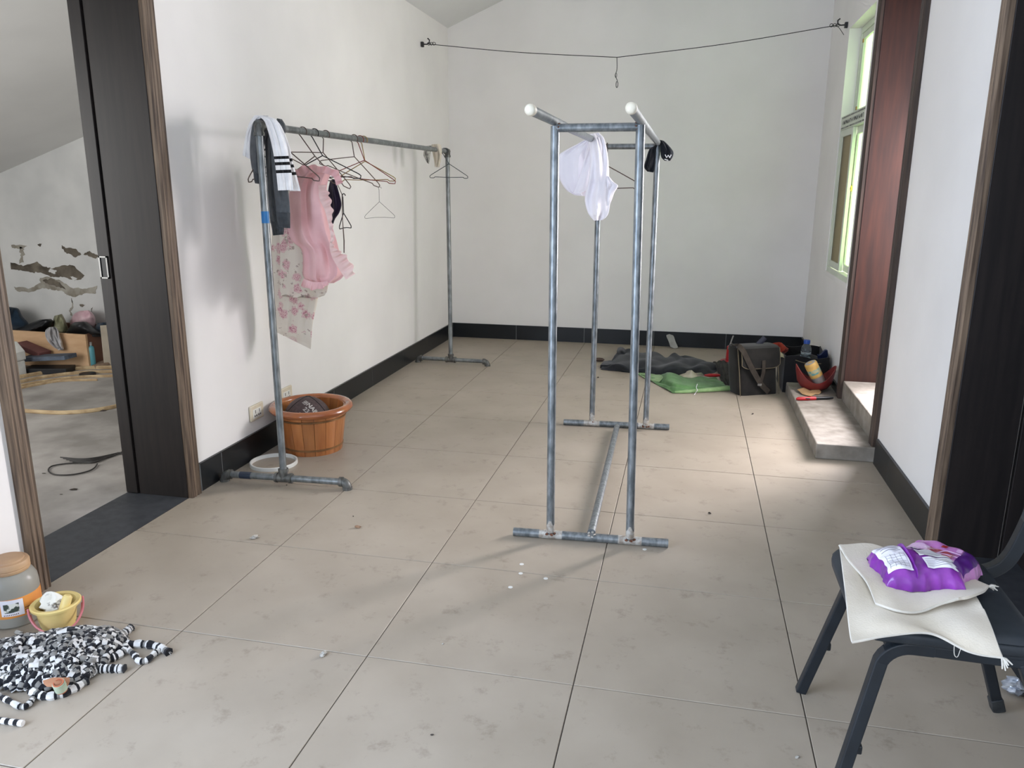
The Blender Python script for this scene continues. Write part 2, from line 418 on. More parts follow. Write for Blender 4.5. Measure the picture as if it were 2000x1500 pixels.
tb = bar('transom_bar', 3.30, 4.11, zt0, zt1, M_upvc, -.069, th=.109)
bar('frame_bar', 4.075, 4.11, .75, zt0, M_upvc, -.069, th=.069); bar('frame_bar', 3.30, 3.33, .75, zt0, M_upvc, -.069, th=.069); bar('frame_bar', 3.33, 4.075, .75, .785, M_upvc, -.069, th=.069)
q = MB()
for i in range(14):
    yy = 3.37+i*.05
    q.lathe([(.014, 0), (.012, .004), (.004, .006), (0.0005, .006)], 8, (wx0-.069, yy, (zt0+zt1)/2), rot(0, -PI/2, 0))
q.span((wx0-.072, 3.34, zt0+.008), (wx0-.069, 4.07, zt0+.016)); q.span((wx0-.072, 3.34, zt1-.016), (wx0-.069, 4.07, zt1-.008))
build('embossed_strip', q, M_orn, tb)
pn = bar('pane', 3.38, 4.03, 1.83, 2.27, M_pane, .018, th=.005)
for (z0, z1) in ((1.79, 1.83), (2.27, 2.31)): bar('bead', 3.34, 4.07, z0, z1, M_upvc, .006, th=.025)
for (y0, y1) in ((3.34, 3.38), (4.03, 4.07)): bar('bead', y0, y1, 1.83, 2.27, M_upvc, .006, th=.025)
for zz in (1.84, 2.26):
    bar('corner_stain', 4.025, 4.05, zz-.012, zz+.012, M_rust, .002, th=.006)
def sash(y0, y1, dx, mp, latch):
    z0, z1 = .79, 1.70; f = .045
    q = MB()
    q.span((wx0+dx, y0, z0), (wx0+dx+.022, y0+f, z1)); q.span((wx0+dx, y1-f, z0), (wx0+dx+.022, y1, z1))
    q.span((wx0+dx, y0+f, z0), (wx0+dx+.022, y1-f, z0+f)); q.span((wx0+dx, y0+f, z1-f), (wx0+dx+.022, y1-f, z1))
    s_ = build('sash', q, M_upvc, d, smooth=False, bevel=.003)
    q = MB(); q.span((wx0+dx+.008, y0+f, z0+f), (wx0+dx+.013, y1-f, z1-f)); build('pane', q, mp, s_, smooth=False)
    if latch:
        lz = P(1663, 368, x=wx0+dx)[2]; ly = P(1663, 368, x=wx0+dx)[1]
        q = MB(); q.lathe([(.022, 0), (.022, .008), (.014, .014), (0.0005, .015)], 16, (wx0+dx, ly, lz), rot(0, -PI/2, 0))
        q.tube([(wx0+dx-.012, ly, lz), (wx0+dx-.016, ly+.002, lz-.04), (wx0+dx-.014, ly+.012, lz-.085)], [.008, .007, .005], 8)
        build('latch', q, M_brass, s_)['label'] = 'brass crescent latch'
sash(3.665, 4.075, -.066, M_glass, False); sash(3.33, 3.72, -.036, M_pane, True)
# plaster sill below the window
q = MB(); q.span((XR-.004, 3.28, .722), (XR+.075, 4.13, .752)); build('sill', q, M_wall, d, smooth=False)

# cement steps up to the side door
q = MB(); q.span((2.118, 2.11, 0), (XR, 3.44, .078)); s1 = struct('trim_3', q, M_cem, smooth=False, bevel=.006, label='low worn cement step in front of the side door')
q = MB(); q.span((XR-.004, 2.20, 0), (XR+1.2, 3.06, .192)); struct('trim_4', q, M_cem, smooth=False, bevel=.006, label='higher cement step inside the side doorway')

# store room behind the left wall
SX0, SY0, SY1 = -5.2, -.2, 3.42
def lz(x): return 1.415+.333*(x+3.79)
b = MB(); b.span((SX0, SY0, -.12), (XL-WT, SY1, 0)); struct('floor', b, M_conc, smooth=False, label='bare concrete floor of the store room')
M_swall = mat('stained_plaster', (214, 214, 212), (196, 197, 196), rough=.9, scale=2.5, detail=7, bump=.25, bscale=20, bdist=.003)
b = MB(); b.prism([(SX0, 0), (XL-WT, 0), (XL-WT, lz(XL-WT)+.02), (SX0, lz(SX0)+.02)], SY1, SY1+.2, 'y'); swall = struct('wall_store_back', b, M_swall, smooth=False, origin=(0, 0, 0))
b = MB(); b.prism([(SX0-.2, lz(SX0-.2)), (XL-WT+.02, lz(XL-WT+.02)), (XL-WT+.02, lz(XL-WT)+.1), (SX0-.2, lz(SX0)+.1)], SY0-.2, SY1+.2, 'y'); struct('ceiling_store', b, M_ceil, smooth=False)
b = MB(); b.span((SX0-.2, SY0-.2, -.12), (SX0, SY1+.2, 1.1)); struct('wall_store_left', b, M_swall, smooth=False)
b = MB(); b.span((SX0, SY0-.2, -.12), (-3.5, SY0, 1.5)); b.span((-1.7, SY0-.2, -.12), (XL-WT, SY0, 2.1)); struct('wall_store_front', b, M_swall, smooth=False)
# peeled plaster patches
M_peel = mat('bare_brown_render', (120, 112, 100), (74, 68, 60), rough=.95, scale=9, detail=9, bump=.6, bscale=30, bdist=.006)
M_peel2 = mat('pale_render', (168, 164, 154), (130, 124, 112), rough=.95, scale=12, detail=8)
def jag(poly, n, amp, seed):
    rs = np.random.RandomState(seed); poly = np.array(poly, float); out = []
    for i in range(len(poly)):
        a, c = poly[i], poly[(i+1) % len(poly)]
        for t in np.linspace(0, 1, n, endpoint=False):
            out.append(a+(c-a)*t+rs.normal(0, amp, 2)*(1 if t > 0 else .4))
    return out
def peel(poly, m, seed, amp=.75, d_=.003):
    pts = [P(u, v, y=SY1) for u, v in jag(poly, 6, amp, seed)]
    q = MB(); q.prism([(p[0], p[2]) for p in pts], SY1-d_, SY1+.004, 'y'); build('peeled_patch', q, m, swall, smooth=False)
peel([(20, 513), (45, 520), (72, 511), (84, 520), (104, 524), (121, 518), (142, 518), (165, 538), (158, 546), (140, 546), (118, 540), (100, 541), (80, 532), (60, 532), (40, 528), (22, 526)], M_peel, 1)
peel([(28, 560), (60, 563), (80, 552), (78, 543), (92, 540), (120, 549), (140, 562), (165, 564), (190, 558), (186, 574), (165, 573), (148, 580), (130, 576), (122, 568), (100, 566), (84, 562), (62, 570), (34, 569)], M_peel2, 2)
peel([(84, 548), (100, 543), (118, 552), (130, 566), (118, 560), (98, 556)], M_peel, 12, .8, .005)
peel([(120, 480), (130, 484), (148, 486), (159, 497), (148, 503), (132, 495), (126, 490)], M_peel, 3)
peel([(163, 497), (175, 490), (192, 500), (188, 505), (172, 499)], M_peel, 4)
peel([(38, 482), (48, 486), (46, 512), (38, 514), (40, 498)], M_peel2, 5, 1.6)
peel([(22, 478), (54, 480), (40, 486), (24, 484)], M_peel2, 6)
peel([(74, 477), (82, 476), (78, 482)], M_peel, 7, .5); peel([(140, 582), (144, 600), (138, 608), (142, 616), (139, 616), (135, 606), (141, 598)], M_peel2, 8, .5)
peel([(156, 594), (166, 595), (160, 600)], M_peel, 9, .8); peel([(178, 604), (181, 600), (179, 608)], M_peel, 10, .4)
peel([(98, 524), (112, 528), (108, 535), (96, 531)], M_swall, 14, .8, .006); peel([(138, 540), (152, 543), (146, 549)], M_swall, 15, .8, .006)
# yard outside the side door
M_yard = mat('yard_concrete', (150, 146, 134), rough=.95)
b = MB(); b.span((XR+WT+.9, -1, -.12), (9, 9, .05)); struct('floor', b, M_yard, smooth=False, label='bare yard ground outside the side door')
# ------------------------------------------------------------------ metal
def galv(name, c, c2, rough, sc):
    return mat(name, c, c2, rough=rough, metal=.5, scale=sc, detail=8, stretch=(1, 1, .35), lo=.38, hi=.66, rough2=rough*.7, bump=.15, bscale=90, bdist=.0008)
M_galv = galv('galvanised_pipe', (142, 147, 149), (102, 108, 111), .40, 60)
M_galv2 = galv('dull_threaded_pipe', (140, 144, 143), (104, 108, 108), .45, 45)
M_fit = galv('cast_fitting', (116, 116, 112), (84, 84, 80), .55, 60)
M_weld = mat('silver_paint_weld', (196, 194, 188), (150, 140, 128), rough=.55, metal=.3, scale=60)
M_rustw = mat('rusty_weld', (112, 70, 48), (80, 52, 40), rough=.85, scale=80)
M_cap = mat('cream_plastic_cap', (228, 222, 204), (214, 206, 186), rough=.4, scale=20)
def lerp(a, b_, t): return np.array(a)+(np.array(b_)-np.array(a))*t
def blob(mb, c, r, seed, m=0, sq=.7):
    rs = np.random.RandomState(seed)
    prof = [(r*math.sin(a)+1e-4, -r*sq*math.cos(a)) for a in np.linspace(0, PI, 6)]
    mb.lathe(prof, 8, c, m=m, warp=lambda p, a: p*(1+.25*math.sin(3*a+seed))+rs.normal(0, r*.08, 3))

# welded free-standing rack
R = .0165
fb = [P(1003, 1038, z=R), P(1305, 1061, z=R)]; bb = [P(1101, 824, z=R), P(1307, 834, z=R)]
rackA = thing('drying_rack', 'freestanding welded galvanised drying rack with cream rail end caps', 'drying rack', ((fb[0][0]+bb[1][0])/2, 1.67, 0))
def pipe(name, pts, r, m, par, n=14):
    q = MB(); q.tube(pts, r, n); return build(name, q, m, par)
f1 = pipe('base_bar', fb, R, M_galv, rackA); f2 = pipe('base_bar', bb, R, M_galv, rackA)
sp = pipe('base_spine', [P(1155, 1040, z=.030), P(1205, 833, z=.030)], .0155, M_galv, rackA)
ZT = 1.520
lb = [P(1075, 1040, z=.028), P(1230, 1052, z=.028), P(1156, 822, z=.028), P(1261, 832, z=.028)]
lt = [np.array([.965, .945, ZT]), np.array([1.257, .945, ZT]), np.array([.952, 2.45, ZT+.012]), np.array([1.252, 2.45, ZT+.012])]
legs = [pipe('leg', [lb[i], lerp(lb[i], lt[i], .5), lt[i]], .0155, M_galv, rackA) for i in range(4)]
cr1 = pipe('crossbar', [lt[0]+[0, 0, -.006], lt[1]+[0, 0, -.006]], .0145, M_galv, rackA)
cr2 = pipe('crossbar', [lt[2]+[0, 0, -.006], lt[3]+[0, 0, -.006]], .0145, M_galv, rackA)
for i in (0, 1):
    a = np.array([.960 if i == 0 else 1.2555, .535, 1.536]); c = lt[2+i]+[0, .03, .012]
    rl = pipe('top_rail', [a, lerp(a, c, .5), c], .0155, M_galv, rackA)
    q = MB(); ax = (a-c)/np.linalg.norm(a-c)
    Mx = np.array(Vector(ax).to_track_quat('Z', 'Y').to_matrix())
    q.lathe([(.0172, -.012), (.0178, .0), (.0172, .008), (.0135, .014), (.007, .0172), (.0003, .018)], 18, a, Mx)
    build('end_cap', q, M_cap, rl)['label'] = 'cream plastic end cap'
for k, p in enumerate(lb):
    q = MB(); q.lathe([(.0162, 0), (.0164, .02+.01*(k % 2)), (.0158, .04)], 14, p+[0, 0, .004], warp=lambda p_, a: p_*[1, 1, 1+.3*math.sin(3*a)])
    for s_ in (-1, 1):
        pass
    bar_ = fb if k < 2 else bb; t0 = (p[0]-bar_[0][0])/(bar_[1][0]-bar_[0][0])
    q.tube([lerp(bar_[0], bar_[1], t0-.075), lerp(bar_[0], bar_[1], t0+.075)], R+.0006, 14)
    w_ = build('weld', q, M_weld, rackA); w_['label'] = 'silver painted weld'
    q = MB()
    for j in range(5): blob(q, p+np.array([.016*math.cos(j*1.3), .016*math.sin(j*1.3)-.004, -.001]), .006, j+k*7)
    build('weld_bead', q, M_rustw, w_)
for k, p in enumerate(lt):
    q = MB()
    for j in range(6): blob(q, p+np.array([(.014 if k % 2 == 0 else -.014), -.012*math.cos(j*1.1), -.004+.012*math.sin(j*1.1)]), .0045, j+k*5)
    build('weld_bead', q, M_rustw, rackA)
q = MB()
for j in range(5): blob(q, P(1155, 1044, z=.034)+np.array([.012*math.cos(j*1.25), 0, .010*math.sin(j*1.25)]), .005, j)
build('weld_bead', q, M_weld, rackA)

# threaded pipe rail along the left wall
RB = .0155; ZB = 1.560
bf = [P(448, 926, z=.034), P(668, 941, z=.034)]; bk = [P(822, 699, z=.034), P(946, 706, z=.034)]
rackB = thing('garment_rail', 'long screwed galvanised pipe clothes rail along the left wall', 'garment rack', (-.32, 2.5, 0))
tf = P(559, 930, z=.034); tk = P(881, 702, z=.034)
topf = np.array([-.327, 1.235, ZB]); topk = np.array([-.326, 3.875, ZB+.012])
for (e, t_) in ((bf, tf), (bk, tk)):
    mid = lerp(e[0], e[1], (t_[0]-e[0][0])/(e[1][0]-e[0][0]))
    p = pipe('base_pipe', [e[0], mid, e[1]], RB, M_galv2, rackB)
    dx = (e[1]-e[0])/np.linalg.norm(e[1]-e[0])
    for s_, q0 in ((-1, e[0]), (1, e[1])):
        q = MB()
        arc = [q0+dx*s_*(.024*math.sin(a))+np.array([0, 0, -(.024-.024*math.cos(a))]) for a in np.linspace(0, PI/2, 7)]
        q.tube(arc+[arc[-1]+[0, 0, -.0095]], .0195, 14)
        q.tube([q0-dx*s_*.012, q0+dx*s_*.004], .0225, 14); q.tube([arc[-1]+[0, 0, .002], arc[-1]+[0, 0, -.0100]], .0225, 14)
        build('elbow', q, M_fit, rackB)
    q = MB(); q.tube([mid-dx*.036, mid+dx*.036], .0205, 14); q.tube([mid-dx*.040, mid-dx*.028], .0235, 14); q.tube([mid+dx*.028, mid+dx*.040], .0235, 14)
    q.tube([mid, mid+[0, 0, .042]], .0200, 14); q.tube([mid+[0, 0, .030], mid+[0, 0, .044]], .0230, 14)
    build('tee', q, M_fit, rackB)
midf = lerp(bf[0], bf[1], (tf[0]-bf[0][0])/(bf[1][0]-bf[0][0])); midk = lerp(bk[0], bk[1], (tk[0]-bk[0][0])/(bk[1][0]-bk[0][0]))
u1 = pipe('upright', [midf+[0, 0, .03], lerp(midf, topf, .5), topf], RB, M_galv2, rackB)
u2 = pipe('upright', [midk+[0, 0, .03], lerp(midk, topk, .5), topk], RB, M_galv2, rackB)
rb = pipe('rail', [topf, lerp(topf, topk, .5), topk], RB, M_galv2, rackB)
for tp, s_ in ((topf, 1), (topk, -1)):
    q = MB(); q.tube([tp+[0, 0, -.04], tp+[0, 0, .0], tp+[0, 0, .012]], [.0205, .0205, .012], 14); q.tube([tp+[0, 0, -.042], tp+[0, 0, -.028]], .0232, 14)
    q.tube([tp+[0, -s_*.012, 0], tp+[0, s_*.04, 0]], .0200, 14); q.tube([tp+[0, s_*.028, 0], tp+[0, s_*.042, 0]], .0232, 14)
    build('elbow', q, M_fit, rackB)
M_tape = mat('blue_tape', (36, 112, 168), (28, 92, 146), rough=.45)
def on_up(v):
    zz = P(525, v, y=1.22)[2]; return lerp(midf, topf, (zz-midf[2])/(topf[2]-midf[2]))
q = MB(); q.tube([on_up(413), on_up(436)], RB+.0009, 16); build('tape', q, M_tape, rackB)['label'] = 'blue adhesive tape band'
M_tape2 = mat('navy_tape', (44, 54, 70), rough=.5)
q = MB(); q.tube([lerp(bf[0], bf[1], .10), lerp(bf[0], bf[1], .20)], RB+.0009, 16); build('tape', q, M_tape2, rackB)['label'] = 'dark navy tape band'

# ------------------------------------------------------------------ clothes hangers
def hanger_path(w, h, neck, hook_r, notch=True, flip=1):
    # local: origin = apex of the triangle, X across, Z up, hook opens to +X*flip
    hk = [(0, neck)]
    for a in np.linspace(0, 1.25*PI, 10):
        hk.append((flip*(-hook_r*math.cos(a-PI*.25)+hook_r*math.cos(-PI*.25)*1.0)*1.0, neck+hook_r*(math.sin(a-PI*.25)-math.sin(-PI*.25))))
    tri = [(0, 0), (w*.5, -h*.42), (w*.94, -h*.80), (w, -h*.88), (w*.985, -h*.99), (w*.93, -h*1.0)]
    if notch: tri += [(w*.80, -h*1.0), (w*.74, -h*.93), (w*.66, -h*.93)]
    tri += [(w*.3, -h*.95), (0, -h*.95)]
    left = [(-x, z) for x, z in tri[::-1][1:]]
    return hk, tri+left
M_hang = {'black': mat('black_coated_wire', (26, 27, 28), rough=.4), 'brown': mat('brown_coated_wire', (92, 74, 66), rough=.45),
          'red': mat('red_coated_wire', (140, 62, 52), rough=.45), 'yellow': mat('yellowed_wire', (168, 142, 88), rough=.5),
          'grey': mat('grey_wire', (120, 120, 116), rough=.4, metal=.5), 'teal': mat('dark_teal_wire', (46, 58, 62), rough=.4)}
def hanger(label, apex, left, right, m, w=.20, h=.105, neck=.045, hook_r=.022, r=.0025, group=None, name='wire_hanger', notch=True, flip=1, over='rail'):
    # apex: 3D point; left/right: photo pixels of the two ends, used only to find how far the hanger is turned and tilted
    best = None
    for th in np.linspace(0, 2*PI, 73)[:-1]:
        for ph in np.linspace(-.6, .6, 13):
            M = rot(0, 0, th)@rot(0, ph, 0)
            e = 0
            if left is not None: e += np.sum((proj(apex+M@np.array([-w, 0, -h*.9]))-left)**2)
            if right is not None: e += np.sum((proj(apex+M@np.array([w, 0, -h*.9]))-right)**2)
            e += 40*abs(ph)
            if best is None or e < best[0]: best = (e, M, th)
    M = best[1]; Mh = rot(0, 0, best[2])
    hk, tri = hanger_path(w, h, neck, hook_r, notch, flip)
    t = thing(name, label, 'hanger', apex-np.array([0, 0, h]), group)
    q = MB(); q.tube([apex+M@np.array([x, 0, z]) for x, z in tri], r, 6); build('shoulder_wire', q, m, t)
    if over:                                   # the hook really goes round the pipe it hangs from
        if over == 'rail':
            c_ = lerp(topf, topk, (apex[1]-topf[1])/(topk[1]-topf[1])); hd = np.array([1.0, 0, 0]); pr = RB
        else:
            c_ = np.array([apex[0], lt[2][1], lt[2][2]-.006]); hd = np.array([0, -1.0, 0]); pr = .0145
        hr = pr+r+.0012+.002
        arc = [c_+np.array([0, 0, -.002])+hr*(hd*math.cos(a)+np.array([0, 0, math.sin(a)])) for a in np.linspace(math.radians(235), math.radians(-35), 16)]
        pts = [apex, lerp(apex, arc[0], .55)]+arc
        q = MB(); q.tube(pts, r, 6); build('hook', q, m, t)
    else:
        q = MB(); q.tube([apex]+[apex+Mh@np.array([x, 0, z]) for x, z in hk], r, 6); build('hook', q, m, t)
    return t
def rail_pt(y): return lerp(topf, topk, (y-topf[1])/(topk[1]-topf[1]))
def on_rail(u, v, drop):
    # apex below the rail: the pixel column gives the place along the rail
    y = P(u, 260, x=-.327)[1]; p = rail_pt(y); return p+np.array([0, 0, -drop])
def apx(u, v):
    y = P(u, 268, x=-.327)[1]
    return P(u, v, y=y)
hg = 'wire hangers on the pipe rail'
hanger('dark wire hanger mostly hidden under the grey jacket', P(512, 300, y=1.40), (488, 366), (545, 352), M_hang['brown'], group=hg)
hanger('brown wire hanger just right of the striped white garment', P(567, 297, y=1.42), (520, 318), (637, 350), M_hang['brown'], group=hg)
hanger('thin brown wire hanger with wide hook above the pink garment', P(615, 305, y=1.62), (580, 322), (660, 345), M_hang['brown'], group=hg)
hanger('black wire hanger above the dark purple garment', P(630, 304, y=1.74), (572, 340), (715, 352), M_hang['black'], r=.0026, group=hg)
hanger('tilted brown wire hanger behind the black hanger', P(631, 298, y=1.86), (559, 275), (700, 345), M_hang['brown'], group=hg)
hA = hanger('slanting grey-brown wire hanger carrying a smaller thin hanger', P(692, 306, y=2.20), (624, 312), (740, 359), M_hang['brown'], group=hg)
hanger('reddish wire hanger on the bare stretch of rail', P(712, 313, y=2.28), (655, 342), (775, 352), M_hang['red'], group=hg, r=.0024)
hanger('yellowed wire hanger sharing the spot of the reddish hanger', P(713, 315, y=2.33), (659, 348), (774, 345), M_hang['yellow'], group=hg)
hanger('small thin grey hanger dangling from the end of another hanger', P(741, 394, y=2.12), (710, 424), (768, 420), M_hang['grey'], w=.085, h=.085, neck=.062, hook_r=.008, r=.0011, group=hg, notch=False, over=None)
hanger('dark teal wire hanger at the corner end of the rail', P(877, 320, y=3.80), (839, 344), (914, 342), M_hang['teal'], w=.175, h=.10, group=hg)
hanger('small black hanger dangling below the dark purple garment', P(671, 416, y=1.80), (664, 446), (687, 446), M_hang['black'], w=.04, h=.075, neck=.075, hook_r=.010, r=.0024, group=hg, notch=False, over=None)
q = MB(); q.tube([P(654, 346, y=1.76), P(661, 364, y=1.78), P(668, 380, y=1.79), P(669, 430, y=1.79), P(672, 470, y=1.79), P(672, 494, y=1.79)], [.0016, .0016, .002, .002, .003, .0025], 6)
tag(build('cord', q, M_hang['brown']), 'thin brown cord hanging straight beside the dark purple garment', 'cord')
hanger('brown wire hanger behind the white shirt on the drying rack', P(1183, 322, y=2.40), (1108, 372), (1256, 364), M_hang['brown'], w=.205, h=.125, neck=.09, r=.0026, group='hangers on the drying rack', over='bar')
# ------------------------------------------------------------------ garments
def cloth(name, c, c2=None, **k):
    k.setdefault('rough', .9); k.setdefault('scale', 14); k.setdefault('bump', .25); k.setdefault('bscale', 220); k.setdefault('bdist', .0012); k.setdefault('sheen', .15); k.setdefault('spec', .2)
    return mat(name, c, c2, **k)
def hang(mb, rows, y, depth, nf=3, amp=.004, seed=0, nr=36, nc=44, m=0, ms=None, yr=None, wob=0, taper=True):
    """closed hanging garment: rows of photo pixels (uL, vL, uR, vR) on the plane it hangs in; yr = per-row depth shift"""
    rs = np.random.RandomState(seed); ph = rs.uniform(0, 6.28, 8)
    A = catmull(np.array(rows, float), nr)
    Y = catmull(np.array(yr if yr is not None else [[0]]*len(rows), float).reshape(len(rows), -1), nr)[:, 0]
    G = np.zeros((nr, nc, 3))
    for i in range(nr):
        t = i/(nr-1)
        for j in range(nc):
            a = 2*PI*j/nc; s = (1-math.cos(a))/2
            u = A[i][0]+(A[i][2]-A[i][0])*s; v = A[i][1]+(A[i][3]-A[i][1])*s
            edge = math.sin(PI*s)**.5 if 0 < s < 1 else 0
            fold = amp*edge*(math.sin(2*PI*nf*s+ph[0]+1.2*math.sin(2.2*t*PI+ph[1]))+.5*math.sin(2*PI*nf*1.9*s+ph[2]+2*t)+.4*math.sin(9*t+5*s+ph[3]))
            dy = -depth*math.sin(a)*(1 if not taper else (.45+.55*math.sin(PI*min(1, .12+t))**.5))
            v += wob*math.sin(2*PI*2.3*s+ph[4])*t
            G[i, j] = P(u, v, y=y+Y[i]+dy+fold)
    V = G.reshape(-1, 3); F = []; mm = []
    for i in range(nr-1):
        for j in range(nc):
            F.append((i*nc+j, i*nc+(j+1) % nc, (i+1)*nc+(j+1) % nc, (i+1)*nc+j))
            mm.append(ms(i/(nr-1), (1-math.cos(2*PI*(j+.5)/nc))/2) if ms else m)
    F.append(tuple(range(nc))); F.append(tuple((nr-1)*nc+j for j in range(nc))[::-1]); mm += [mm[0], mm[-1]]
    mb.add(V, F, mm)
def strip(mb, path, widths, y, nf=14, amp=.008, seed=0, nr=60, nc=8, m=0, side=1, th=.0016, dirv=None):
    """gathered ruffle: path of pixels = sewn edge, flares to one side with waves"""
    rs = np.random.RandomState(seed); A = catmull(np.array(path, float), nr); W = catmull(np.array(widths, float).reshape(-1, 1), nr)[:, 0]
    T = np.gradient(A, axis=0); T /= np.linalg.norm(T, axis=1)[:, None]
    G = np.zeros((nr, nc, 3)); ph = rs.uniform(0, 6, 4)
    for i in range(nr):
        n = np.array([T[i][1], -T[i][0]])*side if dirv is None else np.array(dirv)
        for j in range(nc):
            s = j/(nc-1); q = A[i]+n*W[i]*s*(1+.10*math.sin(2*PI*nf*.63*i/nr+ph[1]))
            yy = y-.006-amp*s*(1.0+math.sin(2*PI*nf*i/nr+ph[0]+.6*math.sin(i*.37+ph[2])))
            G[i, j] = P(q[0]+1.2*s*math.cos(2*PI*nf*i/nr+ph[0]), q[1], y=yy)
    mb.sheet(G, th, m)

M_grey = cloth('grey_sweatshirt', (92, 94, 96), (78, 80, 82), scale=30)
M_greyd = cloth('grey_rib_cuff', (70, 73, 76), (60, 62, 64), scale=60)
M_wknit = cloth('white_ribbed_knit', (236, 234, 232), (224, 222, 222), scale=20)
M_strp = cloth('black_stripe', (22, 22, 24))
M_pink = cloth('dusty_pink_cotton', (232, 188, 186), (222, 174, 174), scale=9)
M_pinkl = cloth('pale_pink_ruffle', (240, 210, 202), (232, 196, 190), scale=12)
M_purp = cloth('dark_purple_cloth', (44, 36, 58), (34, 28, 46), scale=10)
M_beige = cloth('beige_knit', (204, 196, 180), (186, 176, 158), scale=16)
M_greyw = cloth('mottled_grey_cloth', (190, 188, 178), (110, 108, 104), scale=40)
M_white = cloth('white_cotton', (240, 236, 240), (232, 227, 233), scale=8)
M_ink = cloth('black_sock_knit', (28, 32, 38), (20, 23, 28), scale=20)

def floral():
    mt = cloth('floral_print', (222, 212, 196), (212, 200, 184), scale=5)
    N = mt.node_tree.nodes; L = mt.node_tree.links; b = N['Principled BSDF']; base = b.inputs['Base Color'].links[0].from_socket
    tc = N.new('ShaderNodeTexCoord')
    mp = N.new('ShaderNodeMapping'); mp.inputs['Scale'].default_value = (1, .25, 1); L.new(tc.outputs['Object'], mp.inputs[0])
    def ramp(src, stops):
        r = N.new('ShaderNodeValToRGB'); r.color_ramp.interpolation = 'LINEAR'
        while len(r.color_ramp.elements) < len(stops): r.color_ramp.elements.new(.5)
        for e, (p, c) in zip(r.color_ramp.elements, stops): e.position = p; e.color = c
        L.new(src, r.inputs[0]); return r.outputs[0]
    nz = N.new('ShaderNodeTexNoise'); nz.inputs['Scale'].default_value = 85; nz.inputs['Detail'].default_value = 5; L.new(mp.outputs[0], nz.inputs['Vector'])
    ad = N.new('ShaderNodeMixRGB'); ad.blend_type = 'ADD'; ad.inputs[0].default_value = .034; L.new(mp.outputs[0], ad.inputs[1]); L.new(nz.outputs['Color'], ad.inputs[2])
    v = N.new('ShaderNodeTexVoronoi'); v.inputs['Scale'].default_value = 19; v.inputs['Randomness'].default_value = .85; L.new(ad.outputs[0], v.inputs['Vector'])
    g = (0, 0, 0, 1); o = (1, 1, 1, 1)
    ring = N.new('ShaderNodeMath'); ring.operation = 'SINE'; mu = N.new('ShaderNodeMath'); mu.operation = 'MULTIPLY'; mu.inputs[1].default_value = 46
    L.new(v.outputs['Distance'], mu.inputs[0]); L.new(mu.outputs[0], ring.inputs[0])
    petal = ramp(ring.outputs[0], [(0, lin((216, 184, 178))), (.35, lin((200, 152, 154))), (.8, lin((176, 118, 128)))])
    mask = ramp(v.outputs['Distance'], [(.40, o), (.47, g)])
    sep = N.new('ShaderNodeSeparateColor'); L.new(v.outputs['Color'], sep.inputs[0])
    on = ramp(sep.outputs[0], [(.26, g), (.30, o)])
    mm = N.new('ShaderNodeMath'); mm.operation = 'MULTIPLY'; L.new(mask, mm.inputs[0]); L.new(on, mm.inputs[1])
    m1 = N.new('ShaderNodeMixRGB'); L.new(mm.outputs[0], m1.inputs[0]); L.new(base, m1.inputs[1]); L.new(petal, m1.inputs[2])
    v2 = N.new('ShaderNodeTexVoronoi'); v2.inputs['Scale'].default_value = 38; L.new(ad.outputs[0], v2.inputs['Vector'])
    s2 = N.new('ShaderNodeSeparateColor'); L.new(v2.outputs['Color'], s2.inputs[0])
    lm = ramp(v2.outputs['Distance'], [(.22, o), (.3, g)]); on2 = ramp(s2.outputs[1], [(.60, g), (.64, o)])
    m3 = N.new('ShaderNodeMath'); m3.operation = 'MULTIPLY'; L.new(lm, m3.inputs[0]); L.new(on2, m3.inputs[1])
    m4 = N.new('ShaderNodeMixRGB'); L.new(m3.outputs[0], m4.inputs[0]); L.new(m1.outputs[0], m4.inputs[1]); m4.inputs[2].default_value = lin((170, 152, 140))
    L.new(m4.outputs[0], b.inputs['Base Color'])
    return mt
M_flor = floral()

# floral trousers: long rear leg and shorter front layer
t = thing('floral_trousers', 'cream trousers with pink rose print hanging on the pipe rail', 'trousers', P(575, 670, y=1.50))
q = MB(); hang(q, [(536, 330, 600, 330), (532, 430, 612, 430), (530, 500, 625, 500), (527, 575, 621, 580), (525, 630, 611, 630), (526, 641, 608, 668), (528, 643, 607, 682)], 1.60, .022, 3, .006, 3)
build('long_leg', q, M_flor, t)
q = MB(); hang(q, [(545, 340, 618, 330), (545, 400, 628, 400), (546, 455, 640, 480), (547, 520, 641, 530), (546, 566, 640, 566), (549, 578, 634, 580)], 1.535, .016, 2, .005, 5, wob=3)
build('short_leg', q, M_flor, t)
# dark purple garment
q = MB(); hang(q, [(645, 352, 655, 350), (641, 372, 661, 372), (641, 400, 667, 398), (643, 417, 663, 415), (645, 428, 655, 427), (647, 437, 651, 437)], 1.70, .018, 2, .006, 6, nr=24, nc=30)
tag(build('dark_garment', q, M_purp), 'dark purple garment hanging close behind the pink ruffled one', 'garment')
